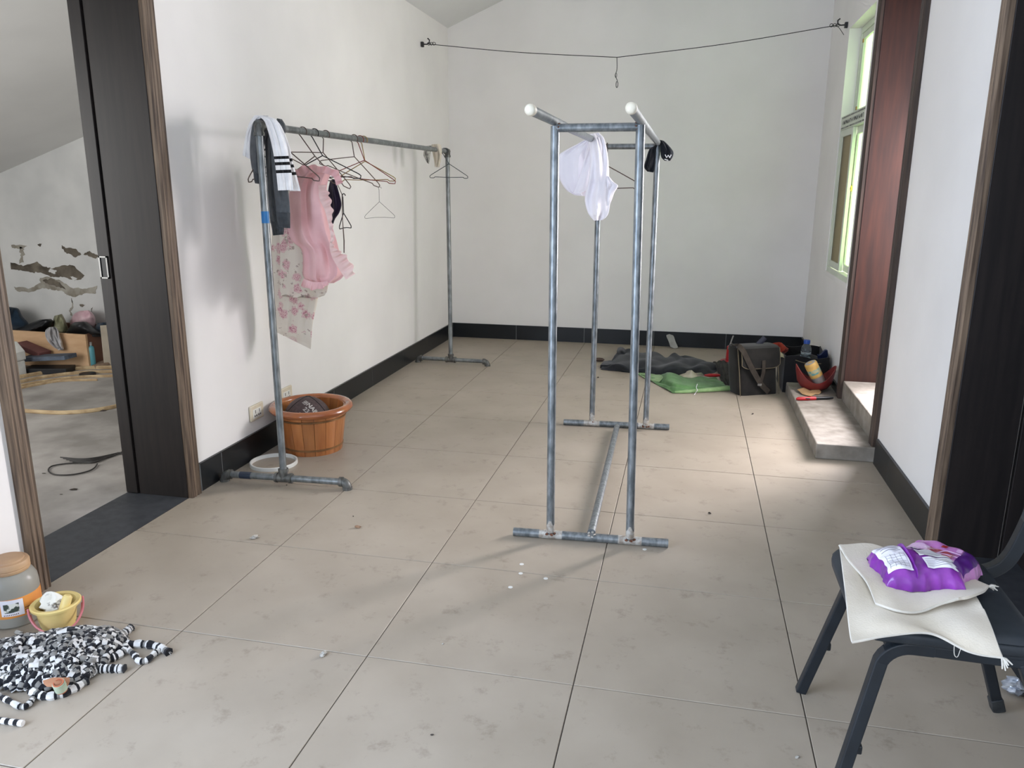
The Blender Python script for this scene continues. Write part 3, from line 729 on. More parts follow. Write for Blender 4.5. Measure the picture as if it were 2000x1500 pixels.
# pink ruffled garment
t = thing('ruffled_garment', 'pink garment with frilled edges hanging in front of the floral trousers', 'garment', P(620, 555, y=1.40))
q = MB(); hang(q, [(584, 335, 648, 335), (570, 356, 640, 356), (565, 380, 638, 378), (564, 412, 643, 410), (562, 445, 650, 445), (570, 470, 657, 468), (588, 487, 662, 488), (592, 512, 668, 508), (591, 532, 674, 528), (596, 545, 668, 543), (612, 554, 652, 553)], 1.475, .030, 2, .016, 11, nr=56, nc=64)
body = build('body', q, M_pink, t)
q = MB(); strip(q, [(576, 352), (600, 340), (625, 337), (650, 345), (657, 362)], [18, 17, 13, 14, 12], 1.45, nf=9, amp=.012, seed=2, side=1, nr=80)
build('neck_ruffle', q, M_pink, t)
q = MB(); strip(q, [(622, 362), (624, 388), (634, 410), (641, 436), (646, 462), (644, 480), (648, 500), (660, 522), (676, 546)], [-14, -20, -16, -8, -6, -8, -20, -26, -22], 1.440, nf=15, amp=.010, seed=4, side=-1, nr=240)
build('front_ruffle', q, M_pinkl, t)['label'] = 'paler gathered frill'
q = MB(); strip(q, [(593, 544), (606, 549), (622, 551), (640, 549)], [14, 16, 14, 8], 1.458, nf=5, amp=.006, seed=5, side=-1, nr=40)
build('hem_ruffle', q, M_pink, t)
# grey sweatshirt slung over the front end of the rail
t = thing('grey_sweatshirt', 'charcoal grey sweatshirt slung over the front end of the pipe rail', 'sweatshirt', P(530, 455, y=1.2))
q = MB(); hang(q, [(500, 233, 528, 229), (493, 244, 533, 238), (489, 268, 522, 262), (488, 300, 514, 300), (492, 330, 511, 335), (496, 340, 510, 343)], 1.285, .022, 2, .004, 21)
hang(q, [(508, 230, 534, 232), (516, 250, 541, 250), (518, 300, 543, 300), (521, 350, 546, 350), (524, 395, 551, 397), (528, 436, 554, 437)], 1.300, .022, 2, .006, 22)
hang(q, [(526, 262, 541, 262), (529, 300, 551, 300), (533, 350, 560, 350), (537, 390, 565, 390), (539, 417, 567, 418)], 1.282, .020, 1.4, .005, 27)
hang(q, [(541, 231, 551, 233), (539, 240, 558, 246), (543, 254, 557, 262)], 1.33, .022, 1, .003, 23, nr=14, nc=24)
sb = build('body', q, M_grey, t)
q = MB(); hang(q, [(495, 338, 511, 342), (496, 350, 511, 357), (498, 358, 510, 360)], 1.285, .022, 4, .0015, 24, nr=10, nc=40); build('cuff', q, M_greyd, t)
q = MB(); hang(q, [(539, 414, 567, 416), (541, 430, 567, 431), (543, 444, 567, 446)], 1.282, .022, 5, .0015, 25, nr=10, nc=40); build('cuff', q, M_greyd, t)
q = MB(); hang(q, [(528, 432, 554, 434), (531, 447, 555, 447), (533, 460, 554, 458)], 1.300, .022, 5, .0015, 26, nr=10, nc=40); build('cuff', q, M_greyd, t)
# white ribbed garment with three stripes draped on top of it
def stripes(t_, s_):
    return 1 if any(a < t_ < c for a, c in ((.615, .645), (.69, .722), (.765, .80))) else 0
t = thing('striped_garment', 'white ribbed garment with three black stripes draped on the grey sweatshirt', 'garment', P(560, 371, y=1.16))
q = MB(); hang(q, [(500, 226, 528, 228), (515, 235, 541, 235), (524, 258, 551, 256), (531, 285, 560, 284), (536, 312, 565, 311), (540, 342, 570, 341), (543, 372, 573, 371)], 1.225, .011, 3, .004, 31, ms=stripes, nr=60, yr=[.02, 0, -.012, -.015, -.015, -.015, -.015])
build('leg', q, [M_wknit, M_strp], t)
q = MB(); hang(q, [(520, 228, 532, 230), (535, 238, 545, 240), (543, 260, 556, 260), (551, 288, 566, 287), (557, 317, 572, 316), (562, 346, 580, 345), (566, 373, 587, 373)], 1.252, .010, 2, .003, 32, ms=stripes, nr=60)
build('leg', q, [M_wknit, M_strp], t)
q = MB(); hang(q, [(497, 225, 525, 226), (488, 238, 506, 240), (481, 258, 494, 262), (476, 285, 492, 292), (474, 303, 490, 312)], 1.318, .009, 2, .003, 33, nr=24)
build('back_flap', q, M_wknit, t)
# two small cloths near the corner end of the rail
q = MB(); hang(q, [(843, 282, 858, 281), (842, 288, 862, 286), (845, 300, 863, 300), (848, 315, 861, 314), (849, 326, 858, 327)], 3.62, .026, 2, .006, 41, nr=20, nc=28)
tag(build('cloth', q, M_beige), 'limp beige cloth over the rail near the room corner', 'cloth')
q = MB(); hang(q, [(832, 285, 845, 284), (828, 294, 842, 294), (827, 303, 840, 306), (831, 312, 839, 315), (834, 318, 838, 321)], 3.50, .024, 2, .006, 42, nr=20, nc=28)
tag(build('cloth', q, M_greyw), 'mottled grey cloth over the rail beside the limp beige one', 'cloth')
# white shirt over the left rail of the drying rack
ysh = P(1158, 268, x=.957)[1]
q = MB()
hang(q, [(1150, 268, 1158, 268), (1126, 282, 1158, 282), (1102, 295, 1160, 300), (1091, 306, 1160, 316), (1090, 340, 1158, 340), (1104, 369, 1156, 370), (1121, 381, 1152, 384)], ysh+.05, .008, 2, .008, 51, nr=36)
hang(q, [(1150, 262, 1170, 259), (1150, 274, 1181, 273), (1153, 310, 1188, 310), (1150, 346, 1190, 348), (1146, 366, 1191, 366), (1142, 390, 1192, 390), (1147, 412, 1189, 414), (1153, 423, 1184, 424), (1160, 431, 1176, 430)], ysh-.035, .026, 1.35, .013, 57, nr=48, nc=56, yr=[.02, -.01, -.02, -.02, -.02, -.02, -.02, -.02, -.02])
hang(q, [(1184, 343, 1190, 345), (1180, 352, 1198, 355), (1178, 362, 1207, 363), (1176, 372, 1200, 376), (1174, 386, 1195, 390), (1178, 398, 1190, 402)], ysh-.060, .012, 1.5, .004, 58, nr=30, nc=30)
hang(q, [(1168, 268, 1170, 268), (1166, 290, 1178, 290), (1160, 330, 1176, 332), (1162, 370, 1180, 372), (1166, 400, 1180, 402), (1170, 424, 1171, 424)], ysh-.058, .014, 1.2, .004, 59, nr=30, nc=30)
hang(q, [(1150, 276, 1157, 276), (1144, 300, 1158, 300), (1136, 330, 1156, 330), (1124, 366, 1150, 366), (1119, 378, 1134, 378)], ysh+.015, .010, 1, .004, 53, nr=24, nc=30)
tag(build('white_shirt', q, M_white), 'crumpled white shirt slung over the drying rack rail', 'shirt')
# black socks over the other rail
ysk = P(1289, 283, x=1.252)[1]
g_ = 'black socks on the drying rack'
q = MB(); hang(q, [(1276, 286, 1289, 276), (1268, 292, 1281, 292), (1262, 310, 1280, 310), (1258, 326, 1278, 328), (1264, 335, 1276, 337)], 2.44, .020, 2, .005, 61, nr=24, nc=32)
tag(build('sock', q, M_ink), 'black sock hanging left of the right rear leg of the drying rack', 'sock', g_)
t = thing('sock', 'black sock with white mark slung over the drying rack rail end', 'sock', P(1305, 316, y=2.42), g_)
q = MB(); hang(q, [(1288, 273, 1297, 275), (1289, 282, 1306, 284), (1290, 298, 1315, 296), (1292, 308, 1314, 306), (1298, 314, 1309, 314)], 2.43, .022, 2, .005, 62, nr=24, nc=32)
build('body', q, M_ink, t)
q = MB()
for (a_, c_) in (((1299, 302), (1302, 308)), ((1302, 308), (1305, 303)), ((1305, 303), (1308, 308)), ((1308, 308), (1311, 302)), ((1298, 311), (1305, 313))):
    q.tube([P(a_[0], a_[1], y=2.402), P(c_[0], c_[1], y=2.402)], .0022, 5)
build('mark', q, M_wknit, t)['label'] = 'small white knitted mark'

# washing line from wall to wall
M_wire = mat('dark_wire', (44, 44, 44), rough=.5)
h0 = P(826, 84, x=XL+.03); h1 = P(1648, 47, x=XR-.03); h0[1] = h1[1] = 4.2
mid = P(1205, 112, y=4.2)
q = MB(); q.tube(catmull([h0+[.02, 0, 0], lerp(h0, mid, .5)+[0, 0, -.012], mid], 24), .0028, 6); q.tube(catmull([mid, lerp(mid, h1, .5)+[0, 0, -.014], h1+[-.03, 0, 0]], 24), .0028, 6)
line = build('washing_line', q, M_wire); tag(line, 'thin dark washing line strung between the two side walls', 'washing line')
for hh, s_, nm in ((h0, 1, 'dark hook screwed into the white left wall holding the line'), (h1, -1, 'dark hook beside the window top holding the line')):
    x0 = XL if s_ > 0 else XR
    t = thing('wall_hook', nm, 'hook', (x0+s_*.01, 4.2, hh[2]-.02), 'hooks of the washing line')
    q = MB(); q.box((x0+s_*.010, 4.2, hh[2]-.002), (.02, .03, .036)); build('plate', q, M_wire, t, bevel=.003)
    q = MB(); q.tube([(x0+s_*.01, 4.2, hh[2]), (x0+s_*.045, 4.2, hh[2]-.002), (x0+s_*.064, 4.2, hh[2]+.008), (x0+s_*.066, 4.2, hh[2]+.028), (x0+s_*.052, 4.2, hh[2]+.040)], .0048, 7); build('hook', q, M_wire, t)
    q = MB()
    for j in range(3): q.tube([(x0+s_*(.062+.02*j)+.012*math.cos(a), 4.2+.006*math.sin(a*2), hh[2]+.006*s_*0+.010*math.sin(a)) for a in np.linspace(0, 2*PI, 12)[:-1]], .0022, 5, closed=True)
    if s_ < 0: q.tube(catmull([(x0-.10, 4.2, hh[2]), (x0-.06, 4.2, hh[2]-.012), (x0-.02, 4.19, hh[2]-.065)], 10), .002, 5)
    build('twisted_wire', q, M_wire, t)
q = MB(); q.tube(catmull([mid, P(1205, 135, y=4.2), P(1202, 147, y=4.2), P(1206, 158, y=4.2)], 16), .0028, 6)
q.tube([P(1203, 147, y=4.2)+np.array([.006*math.cos(a), .004*math.sin(a), .016*math.sin(a)]) for a in np.linspace(0, 2*PI, 12)[:-1]], .002, 5, closed=True)
q.tube([P(1205, 165, y=4.2)+np.array([.007*math.cos(a), .003*math.sin(a), .022*math.sin(a)]) for a in np.linspace(0, 2*PI, 14)[:-1]], .0028, 6, closed=True)
tag(build('wire_hook', q, M_wire), 'short twisted wire dangling from the middle of the washing line', 'wire hook')
# ------------------------------------------------------------------ wall sockets, tub, ring
M_sock = mat('cream_plastic', (222, 212, 190), (208, 196, 172), rough=.4, scale=20)
M_socki = mat('white_plastic', (236, 234, 226), rough=.35)
for (a_, b_, lab) in ((P(485, 788, x=XL), P(512, 819, x=XL), 'cream wall socket just above the black skirting, left of the pipe rail post'), (P(544, 757, x=XL), P(569, 783, x=XL), 'cream wall socket partly behind the pipe rail post above the tub')):
    yc = (a_[1]+b_[1])/2; zc = (a_[2]+b_[2])/2
    t = thing('wall_socket', lab, 'socket', (XL, yc, zc-.04), 'sockets on the left wall')
    q = MB(); q.box((XL+.006, yc, zc), (.012, .122, .080)); build('plate', q, M_sock, t, bevel=.006)
    q = MB(); q.box((XL+.0125, yc-.005, zc-.004), (.005, .072, .046)); build('insert', q, M_socki, t, bevel=.002)
    q = MB()
    for dy in (-.028, -.012, .008, .024):
        q.box((XL+.0152, yc+dy-.003, zc-.014), (.001, .007, .008))
    for dy in (-.020, .016): q.box((XL+.0152, yc+dy-.003, zc+.006), (.001, .004, .016))
    build('slots', q, M_black, t, smooth=False)

tc = np.array([-.402, 1.69, 0]); TH = .228; r0, r1 = .146, .178
M_stave = mat('varnished_stave', (190, 124, 72), (150, 86, 44), rough=.32, scale=6, detail=7, stretch=(3, 3, .5), lo=.3, hi=.7, coat=.4, rnd=.16)
M_rim = mat('varnished_rim', (178, 108, 64), (142, 78, 42), rough=.25, scale=7, stretch=(1, 1, 3), coat=.5)
M_hoop = mat('metal_hoop', (150, 112, 74), (120, 90, 62), rough=.4, metal=.6, scale=20)
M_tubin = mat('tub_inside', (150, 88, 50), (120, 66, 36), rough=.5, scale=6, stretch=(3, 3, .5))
tub = thing('wooden_tub', 'round varnished wooden tub with staves standing by the left wall', 'tub', tc)
NS = 18
for k in range(NS):
    a0, a1 = 2*PI*k/NS+.006, 2*PI*(k+1)/NS-.006
    q = MB(); V = []
    for z_, rr in ((.0, r0), (TH, r1)):
        for a in np.linspace(a0, a1, 4):
            for th_ in (0, .016): V.append(tc+np.array([(rr-th_)*math.cos(a), (rr-th_)*math.sin(a), z_]))
    F = []
    for j in range(3):
        o0 = j*2; o1 = 8+j*2
        F += [(o0, o0+2, o1+2, o1), (o0+1, o1+1, o1+3, o0+3), (o0, o0+1, o0+3, o0+2), (o1, o1+2, o1+3, o1+1)]
    F += [(0, 8, 9, 1), (6, 7, 15, 14)]
    q.add(V, F); build('stave', q, M_stave, tub, smooth=False)
q = MB(); q.lathe([(.1885+.0215*math.cos(a), TH-.004+.019*math.sin(a)) for a in np.linspace(0, 2*PI, 13)], 48, tc); build('rim', q, M_rim, tub)
for z_ in (.030, TH*.80):
    rr = r0+(r1-r0)*z_/TH
    q = MB(); q.lathe([(rr-.001, z_-.006), (rr+.003, z_-.004), (rr+.0035, z_+.004), (rr, z_+.006)], 48, tc); build('hoop', q, M_hoop, tub)
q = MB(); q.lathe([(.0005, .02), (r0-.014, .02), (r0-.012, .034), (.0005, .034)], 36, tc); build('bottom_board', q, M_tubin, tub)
# basketball inside
M_ball = mat('worn_brown_rubber', (84, 68, 66), (70, 56, 55), rough=.7, scale=90, bump=.4, bscale=260, bdist=.0008)
M_seam = mat('black_seam', (30, 26, 26), rough=.8)
M_prt = mat('silver_print', (190, 184, 176), (160, 154, 148), rough=.6, scale=40)
bc = tc+np.array([-.022, -.006, .034+.120]); BR = .120
ball = thing('basketball', 'worn brown basketball lying inside the wooden tub', 'ball', bc-[0, 0, BR])
q = MB(); q.lathe([(BR*math.sin(a)+1e-4, -BR*math.cos(a)) for a in np.linspace(0, PI, 25)], 40, bc); sph = build('ball', q, M_ball, ball)
cdir = (CAM-bc)/np.linalg.norm(CAM-bc)
_d = ray(602, 799)/np.linalg.norm(ray(602, 799)); _b = np.dot(bc-CAM, _d); _h = CAM+_d*(_b-math.sqrt(BR**2-(np.dot(bc-CAM, bc-CAM)-_b*_b)))
nrm = (_h-bc)/BR
ex = np.cross(np.array([0, 0, 1.0]), nrm); ex /= np.linalg.norm(ex); ey = np.cross(nrm, ex)
ang = -.95                                   # lettering runs down to the right
fx = ex*math.cos(ang)+ey*math.sin(ang); fy = -ex*math.sin(ang)+ey*math.cos(ang)
def on_ball(x, y):
    d_ = nrm*BR+fx*x+fy*y; d_ /= np.linalg.norm(d_); return bc+d_*(BR+.0014)
q = MB(); q.text('NAB', .033, lambda x, y: on_ball(x*1.05+.008, y+.018), bold=.0010); q.text('23', .031, lambda x, y: on_ball(x-.002, y-.012), bold=.0010); q.text('4080', .012, lambda x, y: on_ball(x+.002, y-.050), bold=.0002)
for (x0, y0, x1, y1) in ((-.054, .004, -.030, .030),):
    n_ = 8; fr = .003
    for (a, b2, c2, d2) in ((x0, y0, x1, y0+fr), (x0, y1-fr, x1, y1), (x0, y0, x0+fr, y1), (x1-fr, y0, x1, y1)):
        q.add([on_ball(a, b2), on_ball(c2, b2), on_ball(c2, d2), on_ball(a, d2)], [(0, 1, 2, 3)])
    for (a, c2) in (((-.050, .010), (-.036, .024)), ((-.050, .020), (-.038, .010)), ((-.046, .026), (-.033, .014))):
        p0, p1 = on_ball(*a), on_ball(*c2); q.tube([p0, (p0+p1)/2*1, p1], .0016, 5)
for (a, b2, c2, d2) in ((-.018, -.059, .022, -.0575), (-.018, -.0425, .022, -.041), (-.018, -.059, -.0165, -.041), (.0205, -.059, .022, -.041)):
    q.add([on_ball(a, b2), on_ball(c2, b2), on_ball(c2, d2), on_ball(a, d2)], [(0, 1, 2, 3)])
build('printed_lettering', q, M_prt, sph)['label'] = 'worn silver lettering'
q = MB()
for (ax_, off) in ((fy, 0.0), (fx, -.62), (fx, .62)):
    e1 = np.cross(ax_, nrm); e1 /= np.linalg.norm(e1); e2 = np.cross(ax_, e1); k_ = off if ax_ is fx else .55
    q.tube([bc+ax_*BR*k_+math.sqrt(1-k_*k_)*BR*(e1*math.cos(a)+e2*math.sin(a)) for a in np.linspace(0, 2*PI, 49)[:-1]], .0022, 5, closed=True)
build('seam', q, M_seam, sph)
# white plastic ring on the floor
rc = P(535, 906, z=0)
q = MB(); q.lathe([(.104, .002), (.104, .018), (.110, .020), (.113, .018), (.113, .002), (.104, .002)], 48, rc+[0, 0, -.002])
tag(build('plastic_ring', q, mat('white_ring_plastic', (228, 228, 222), (212, 212, 204), rough=.4)), 'thin white plastic ring lying on the floor in front of the tub', 'ring')

# ------------------------------------------------------------------ heap helper
def heap(rows, nu=34, nv=44, amp=.006, seed=0, freq=3.0, minz=.0015):
    """grid of (u, v, z) control points on the floor, far row first; crumple added"""
    A = np.array([[P(u, v, z=z) for (u, v, z) in r] for r in rows], float)
    B = np.array([catmull(A[i], nv) for i in range(len(A))]); G = np.array([catmull(B[:, j], nu) for j in range(nv)]).transpose(1, 0, 2)
    rs = np.random.RandomState(seed); ph = rs.uniform(0, 6.28, (6,)); kk = rs.uniform(-1, 1, (6, 2))*freq*6
    S, T = np.meshgrid(np.linspace(0, 1, G.shape[1]), np.linspace(0, 1, G.shape[0]))
    f = sum(np.abs(np.sin(kk[i][0]*S+kk[i][1]*T+ph[i]))-.6 for i in range(6))/2.0
    G[..., 2] = np.maximum(G[..., 2]+amp*f, minz)
    return G
M_tarp = cloth('charcoal_tarp', (46, 48, 51), (34, 36, 39), scale=12, rough=.75)
M_green = cloth('green_woven_sack', (98, 138, 86), (80, 118, 70), scale=20, rough=.6, bscale=120)
M_greenp = cloth('pale_green_sack', (140, 170, 116), (118, 150, 96), scale=20, rough=.6, bscale=120)
q = MB()
q.sheet(heap([[(1204, 690, .004), (1222, 684, .09), (1260, 690, .06), (1300, 695, .05), (1322, 690, .08), (1345, 702, .03)],
              [(1196, 702, .01), (1215, 698, .06), (1260, 702, .07), (1310, 704, .06), (1350, 706, .06), (1392, 710, .03)],
              [(1178, 712, .02), (1215, 714, .05), (1262, 716, .05), (1310, 718, .07), (1360, 718, .05), (1400, 718, .02)],
              [(1174, 722, .002), (1215, 726, .002), (1260, 730, .004), (1300, 736, .006), (1350, 736, .004), (1396, 728, .002)]], amp=.022, seed=3, freq=2.4), .004)
q.sheet(heap([[(1180, 706, .004), (1205, 704, .03), (1240, 708, .03), (1270, 712, .02)], [(1174, 712, .03), (1205, 712, .042), (1240, 716, .045), (1272, 720, .03)], [(1172, 718, .004), (1205, 722, .004), (1240, 726, .004), (1274, 730, .004)]], 16, 24, .004, 5), .004)
q.sheet(heap([[(1207, 680, .02), (1214, 678, .06), (1224, 684, .03)], [(1205, 686, .06), (1214, 686, .10), (1228, 690, .06)], [(1206, 694, .01), (1216, 696, .03), (1230, 698, .02)]], 14, 16, .004, 6), .004)
tag(build('tarpaulin', q, M_tarp), 'crumpled charcoal fabric sheet lying flat near the back skirting', 'fabric sheet')
t = thing('woven_sack', 'flattened green woven sack on the floor beside the dark bag', 'sack', P(1340, 755, z=0))
q = MB(); q.sheet(heap([[(1244, 730, .004), (1290, 729, .01), (1310, 728, .05), (1340, 736, .02), (1372, 738, .01), (1398, 738, .004)],
                        [(1262, 738, .004), (1290, 742, .012), (1306, 734, .06), (1340, 744, .03), (1376, 744, .02), (1412, 748, .006)],
                        [(1278, 748, .004), (1300, 752, .014), (1318, 752, .035), (1350, 754, .02), (1384, 752, .02), (1420, 756, .008)],
                        [(1314, 768, .003), (1318, 767, .006), (1330, 764, .008), (1356, 762, .010), (1390, 758, .014), (1424, 757, .01)]], amp=.012, seed=9, freq=1.8), .003)
build('body', q, M_green, t)
q = MB(); q.tube([P(1318, 766, z=.009), P(1340, 765, z=.012), P(1380, 762, z=.016), P(1424, 758, z=.018)], [.007, .011, .014, .018], 10); build('rolled_hem', q, M_greenp, t)
q = MB(); q.sheet(heap([[(1244, 728, .006), (1270, 729, .008), (1296, 731, .012)], [(1252, 734, .006), (1274, 737, .012), (1296, 737, .03)], [(1262, 741, .004), (1276, 744, .012), (1288, 746, .016)]], 10, 14, .003, 4), .002); build('flap', q, M_greenp, t)
q = MB(); q.tube(catmull([P(1362, 750, z=.03), P(1360, 757, z=.03), P(1362, 762, z=.03), P(1358, 768, z=.004), P(1356, 771, z=.003)], 14), .0022, 5); build('tie_string', q, M_white, t)
# scraps around it
M_cream = cloth('cream_rag', (206, 198, 176), (178, 168, 146), scale=12)
q = MB(); q.sheet(heap([[(1322, 731, .012), (1338, 727, .03), (1350, 722, .07), (1358, 728, .04), (1370, 728, .06)], [(1318, 735, .016), (1340, 733, .03), (1352, 732, .04), (1362, 732, .03), (1373, 730, .04)], [(1322, 738, .018), (1342, 738, .02), (1356, 738, .02), (1368, 735, .02), (1374, 732, .03)]], 14, 24, .006, 8, freq=2), .002)
tag(build('rag', q, M_cream), 'cream rag lying on the green sack', 'rag')
M_redp = mat('red_plastic', (176, 34, 40), (150, 26, 32), rough=.35)
q = MB(); pa, pb = P(1376, 733, z=.028), P(1406, 733, z=.028); q.tube([pa, lerp(pa, pb, .3), lerp(pa, pb, .8), pb], [.006, .012, .012, .008], 10)
tag(build('red_grip', q, M_redp), 'short red plastic handle lying between rag and dark bag', 'handle')
t = thing('plastic_scoop', 'red plastic scoop with round handle standing behind the dark bag', 'scoop', P(1428, 708, z=0))
p0 = P(1424, 706, z=.012)
q = MB(); q.lathe([(.0005, .118), (.032, .118), (.037, .114), (.042, .004), (.0005, .004)], 20, p0+[.015, .03, 0]); build('handle', q, M_redp, t)
q = MB(); q.lathe([(.0005, -.010), (.078, -.010), (.086, .004), (.0005, .006)], 24, p0+[.02, .02, 0]); build('plate', q, M_redp, t)
M_dirt = mat('dark_scrap', (52, 50, 46), (34, 32, 30), rough=.9, scale=30)
q = MB(); q.sheet(heap([[(1392, 708, .01), (1408, 704, .03), (1424, 708, .03)], [(1398, 716, .03), (1412, 714, .05), (1428, 716, .05)], [(1404, 732, .01), (1416, 734, .03), (1430, 736, .03)], [(1410, 750, .003), (1420, 752, .003), (1430, 752, .003)]], 14, 16, .010, 12, freq=2), .003)
tag(build('dark_rag', q, M_dirt), 'dark dirty rag bunched beside the dark bag', 'rag')
pc = P(1170, 703, z=.012); q = MB(); q.lathe([(.0005, -.010), (.026, -.006), (.034, .004), (.022, .014), (.0005, .018)], 14, pc, warp=lambda p, a: p*[1.3, .8, 1]+[0, .004*math.sin(3*a), 0]); q.tube([pc+[-.03, 0, .006], pc+[-.055, .01, .004]], [.008, .004], 6)
tag(build('brown_scrap', q, mat('brown_leather', (78, 62, 52), rough=.7)), 'small brown leather scrap left of the charcoal sheet', 'scrap')
q = MB(); c0 = P(1318, 681, z=.0); c1 = np.array([P(1307, 656, y=YB-.02)[0], YB-.016, P(1307, 653, y=YB-.02)[2]]); G = []
for i in range(15):
    tt = i/14; c_ = lerp(c0, c1, tt)
    w_ = .030*(1-.22*math.sin(PI*tt))*math.sqrt(max(0, 1-abs(2*tt-1)**6))*1.2+.0006
    G.append([c_+np.array([w_*s_, 0, .0]) for s_ in np.linspace(-1, 1, 7)])
q.sheet(G, .006); tag(build('insole', q, cloth('grey_felt', (172, 170, 164), (150, 148, 142))), 'pale grey insole leaning against the back skirting', 'insole')

# ------------------------------------------------------------------ dark canvas bag
M_bag = cloth('dark_olive_canvas', (40, 38, 35), (30, 29, 27), scale=12, rough=.9)
M_pip = cloth('khaki_piping', (112, 102, 80), (92, 82, 64))
M_strap = cloth('dark_webbing', (62, 56, 48), (50, 44, 38), scale=30)
bl = P(1446, 774, z=0); br = P(1521, 769, z=0); dirx = (br-bl)/np.linalg.norm(br-bl); BW = np.linalg.norm(br-bl); diry = np.array([-dirx[1], dirx[0], 0]); BH = .315; BD = .165
bag = thing('canvas_bag', 'dark olive canvas shoulder bag with flap standing on the floor', 'bag', (bl+br)/2+diry*BD/2)
def bp(x, y, z): return bl+dirx*x+diry*y+np.array([-.10*(z/BH)*.35*(1 if x < .05 else 1), 0, z])
q = MB(); G = []
nz_, na = 14, 36
ring = []
V = []; F = []
for i in range(nz_):
    z = BH*i/(nz_-1)
    for k in range(na):
        a = 2*PI*(k+.5)/na; e = 5
        cx = abs(math.cos(a))**(2/e)*math.copysign(1, math.cos(a)); cy_ = abs(math.sin(a))**(2/e)*math.copysign(1, math.sin(a))
        bul = 1+.04*math.sin(PI*z/BH)
        V.append(bp(BW/2+cx*BW/2*bul, BD/2+cy_*BD/2*bul*(1-.18*z/BH), z)+np.array([0, .004*math.sin(9*z/BH+3*a), 0]))
for i in range(nz_-1):
    for k in range(na): F.append((i*na+k, i*na+(k+1) % na, (i+1)*na+(k+1) % na, (i+1)*na+k))
F.append(tuple(range(na))); F.append(tuple((nz_-1)*na+k for k in range(na)))
q.add(V, F); build('body', q, M_bag, bag)
q = MB(); G = []
for i in range(20):
    tt = i/19; row = []
    for j in range(24):
        s_ = j/23; x = .012+(BW-.006)*s_
        if tt < .3: k = tt/.3; pt = bp(x, BD*.75*(1-k)-.012*k, BH+.004+.004*math.sin(PI*k))
        else:
            k = (tt-.3)/.7; drop = .135*(1-.18*abs(2*s_-1)**6); pt = bp(x, -.016-.004*math.sin(PI*k), BH-drop*k)
        row.append(pt)
    G.append(row)
q.sheet(G, .004); fl_ = build('flap', q, M_bag, bag)
q = MB(); q.tube([np.array(G[i][0]) for i in range(6, 20)]+[np.array(p) for p in G[-1][1:-1]]+[np.array(G[i][-1]) for i in range(19, 5, -1)], .003, 6); build('piping', q, M_pip, fl_)
def webbing(pts, wd, name, m, par):
    q = MB(); A = catmull(np.array(pts), 20); T = np.gradient(A, axis=0)
    G = []
    for i in range(20):
        s_ = np.cross(T[i], diry); s_ /= np.linalg.norm(s_); G.append([A[i]+s_*wd*k for k in (-.5, -.17, .17, .5)])
    q.sheet(G, .003); return build(name, q, m, par)
webbing([bp(.0, .08, BH+.012), bp(.012, -.018, BH+.004), bp(.075, -.027, .19), bp(.14, -.022, .08), bp(.20, -.014, .02)], .034, 'shoulder_strap', M_strap, bag)
webbing([bp(.165, -.026, .235), bp(.160, -.028, .17), bp(.150, -.020, .12), bp(.142, -.016, .09)], .024, 'closing_strap', M_strap, bag)
q = MB(); q.box(bp(.128, -.026, .075), (.026, .006, .016)); build('buckle', q, M_chrome, bag, bevel=.002)
q = MB(); q.tube([bp(-.002, -.002, 0), bp(-.002, -.004, .15), bp(-.002, .004, BH)], .003, 6); build('piping', q, M_pip, bag)
q = MB(); q.tube([bp(BW, -.002, 0), bp(BW, -.004, .15), bp(BW, .004, BH)], .003, 6); build('piping', q, M_pip, bag)
# things sticking out of the bag
q = MB(); q.tube([bp(.0, .13, BH-.03), P(1432, 656, y=3.47)], .005, 8); tag(build('metal_rod', q, M_chrome), 'thin bright metal rod sticking up behind the dark bag', 'rod')
q = MB(); e0, e1 = bp(.150, .10, BH-.05), P(1494, 659, y=3.46); q.tube([e0, lerp(e0, e1, .6), e1], [.020, .019, .017], 10, squash=.6)
tag(build('tool_handle', q, mat('navy_rubber', (44, 46, 58), rough=.6)), 'navy blue tool handle poking out of the dark bag', 'tool handle')

# ------------------------------------------------------------------ open dark box bag with odds and ends
bx0, bx1, by0, by1, bh = 2.105, 2.375, 3.47, 3.86, .245
box = thing('open_tote', 'open black cloth box bag full of odds and ends in the corner', 'bag', ((bx0+bx1)/2, (by0+by1)/2, 0))
M_tote = cloth('black_canvas', (34, 34, 35), (25, 25, 27), scale=10)
def panel(a, c, bulge, name='panel'):
    q = MB(); a = np.array(a); c = np.array(c); n_ = np.array([c[1]-a[1], a[0]-c[0]]); n_ = n_/np.linalg.norm(n_); G = []
    for i in range(8):
        z = bh*i/7; row = []
        for j in range(14):
            s_ = j/13; p2 = a+(c-a)*s_+n_*bulge*math.sin(PI*s_)*math.sin(PI*(.15+.7*i/7)); row.append((p2[0], p2[1], z+(.008*math.sin(7*s_) if i == 7 else 0)))
        G.append(row)
    q.sheet(G, .006); return build(name, q, M_tote, box)
pf = panel((bx0, by0), (bx1, by0), .014, 'front_panel'); panel((bx1, by0), (bx1, by1), .0, 'side_panel'); panel((bx1, by1), (bx0, by1), .004, 'back_panel'); panel((bx0, by1), (bx0, by0), .004, 'side_panel')
q = MB(); q.span((bx0, by0, 0), (bx1, by1, .01)); build('bottom_panel', q, M_tote, box, smooth=False)
q = MB(); q.sheet([[(bx0+(bx1-bx0)*s_, by0+(by1-by0)*t_, .178+.02*math.sin(6*s_+t_*4)) for s_ in np.linspace(.03, .97, 12)] for t_ in np.linspace(.03, .97, 12)], .004); build('inner_lining', q, M_tote, box)
q = MB(); q.tube(catmull([(bx0+.06, by0-.018, bh-.02), (bx0+.12, by0-.024, bh-.035), (bx0+.22, by0-.022, bh-.035)], 10), .003, 6); build('piping', q, M_pip, box)
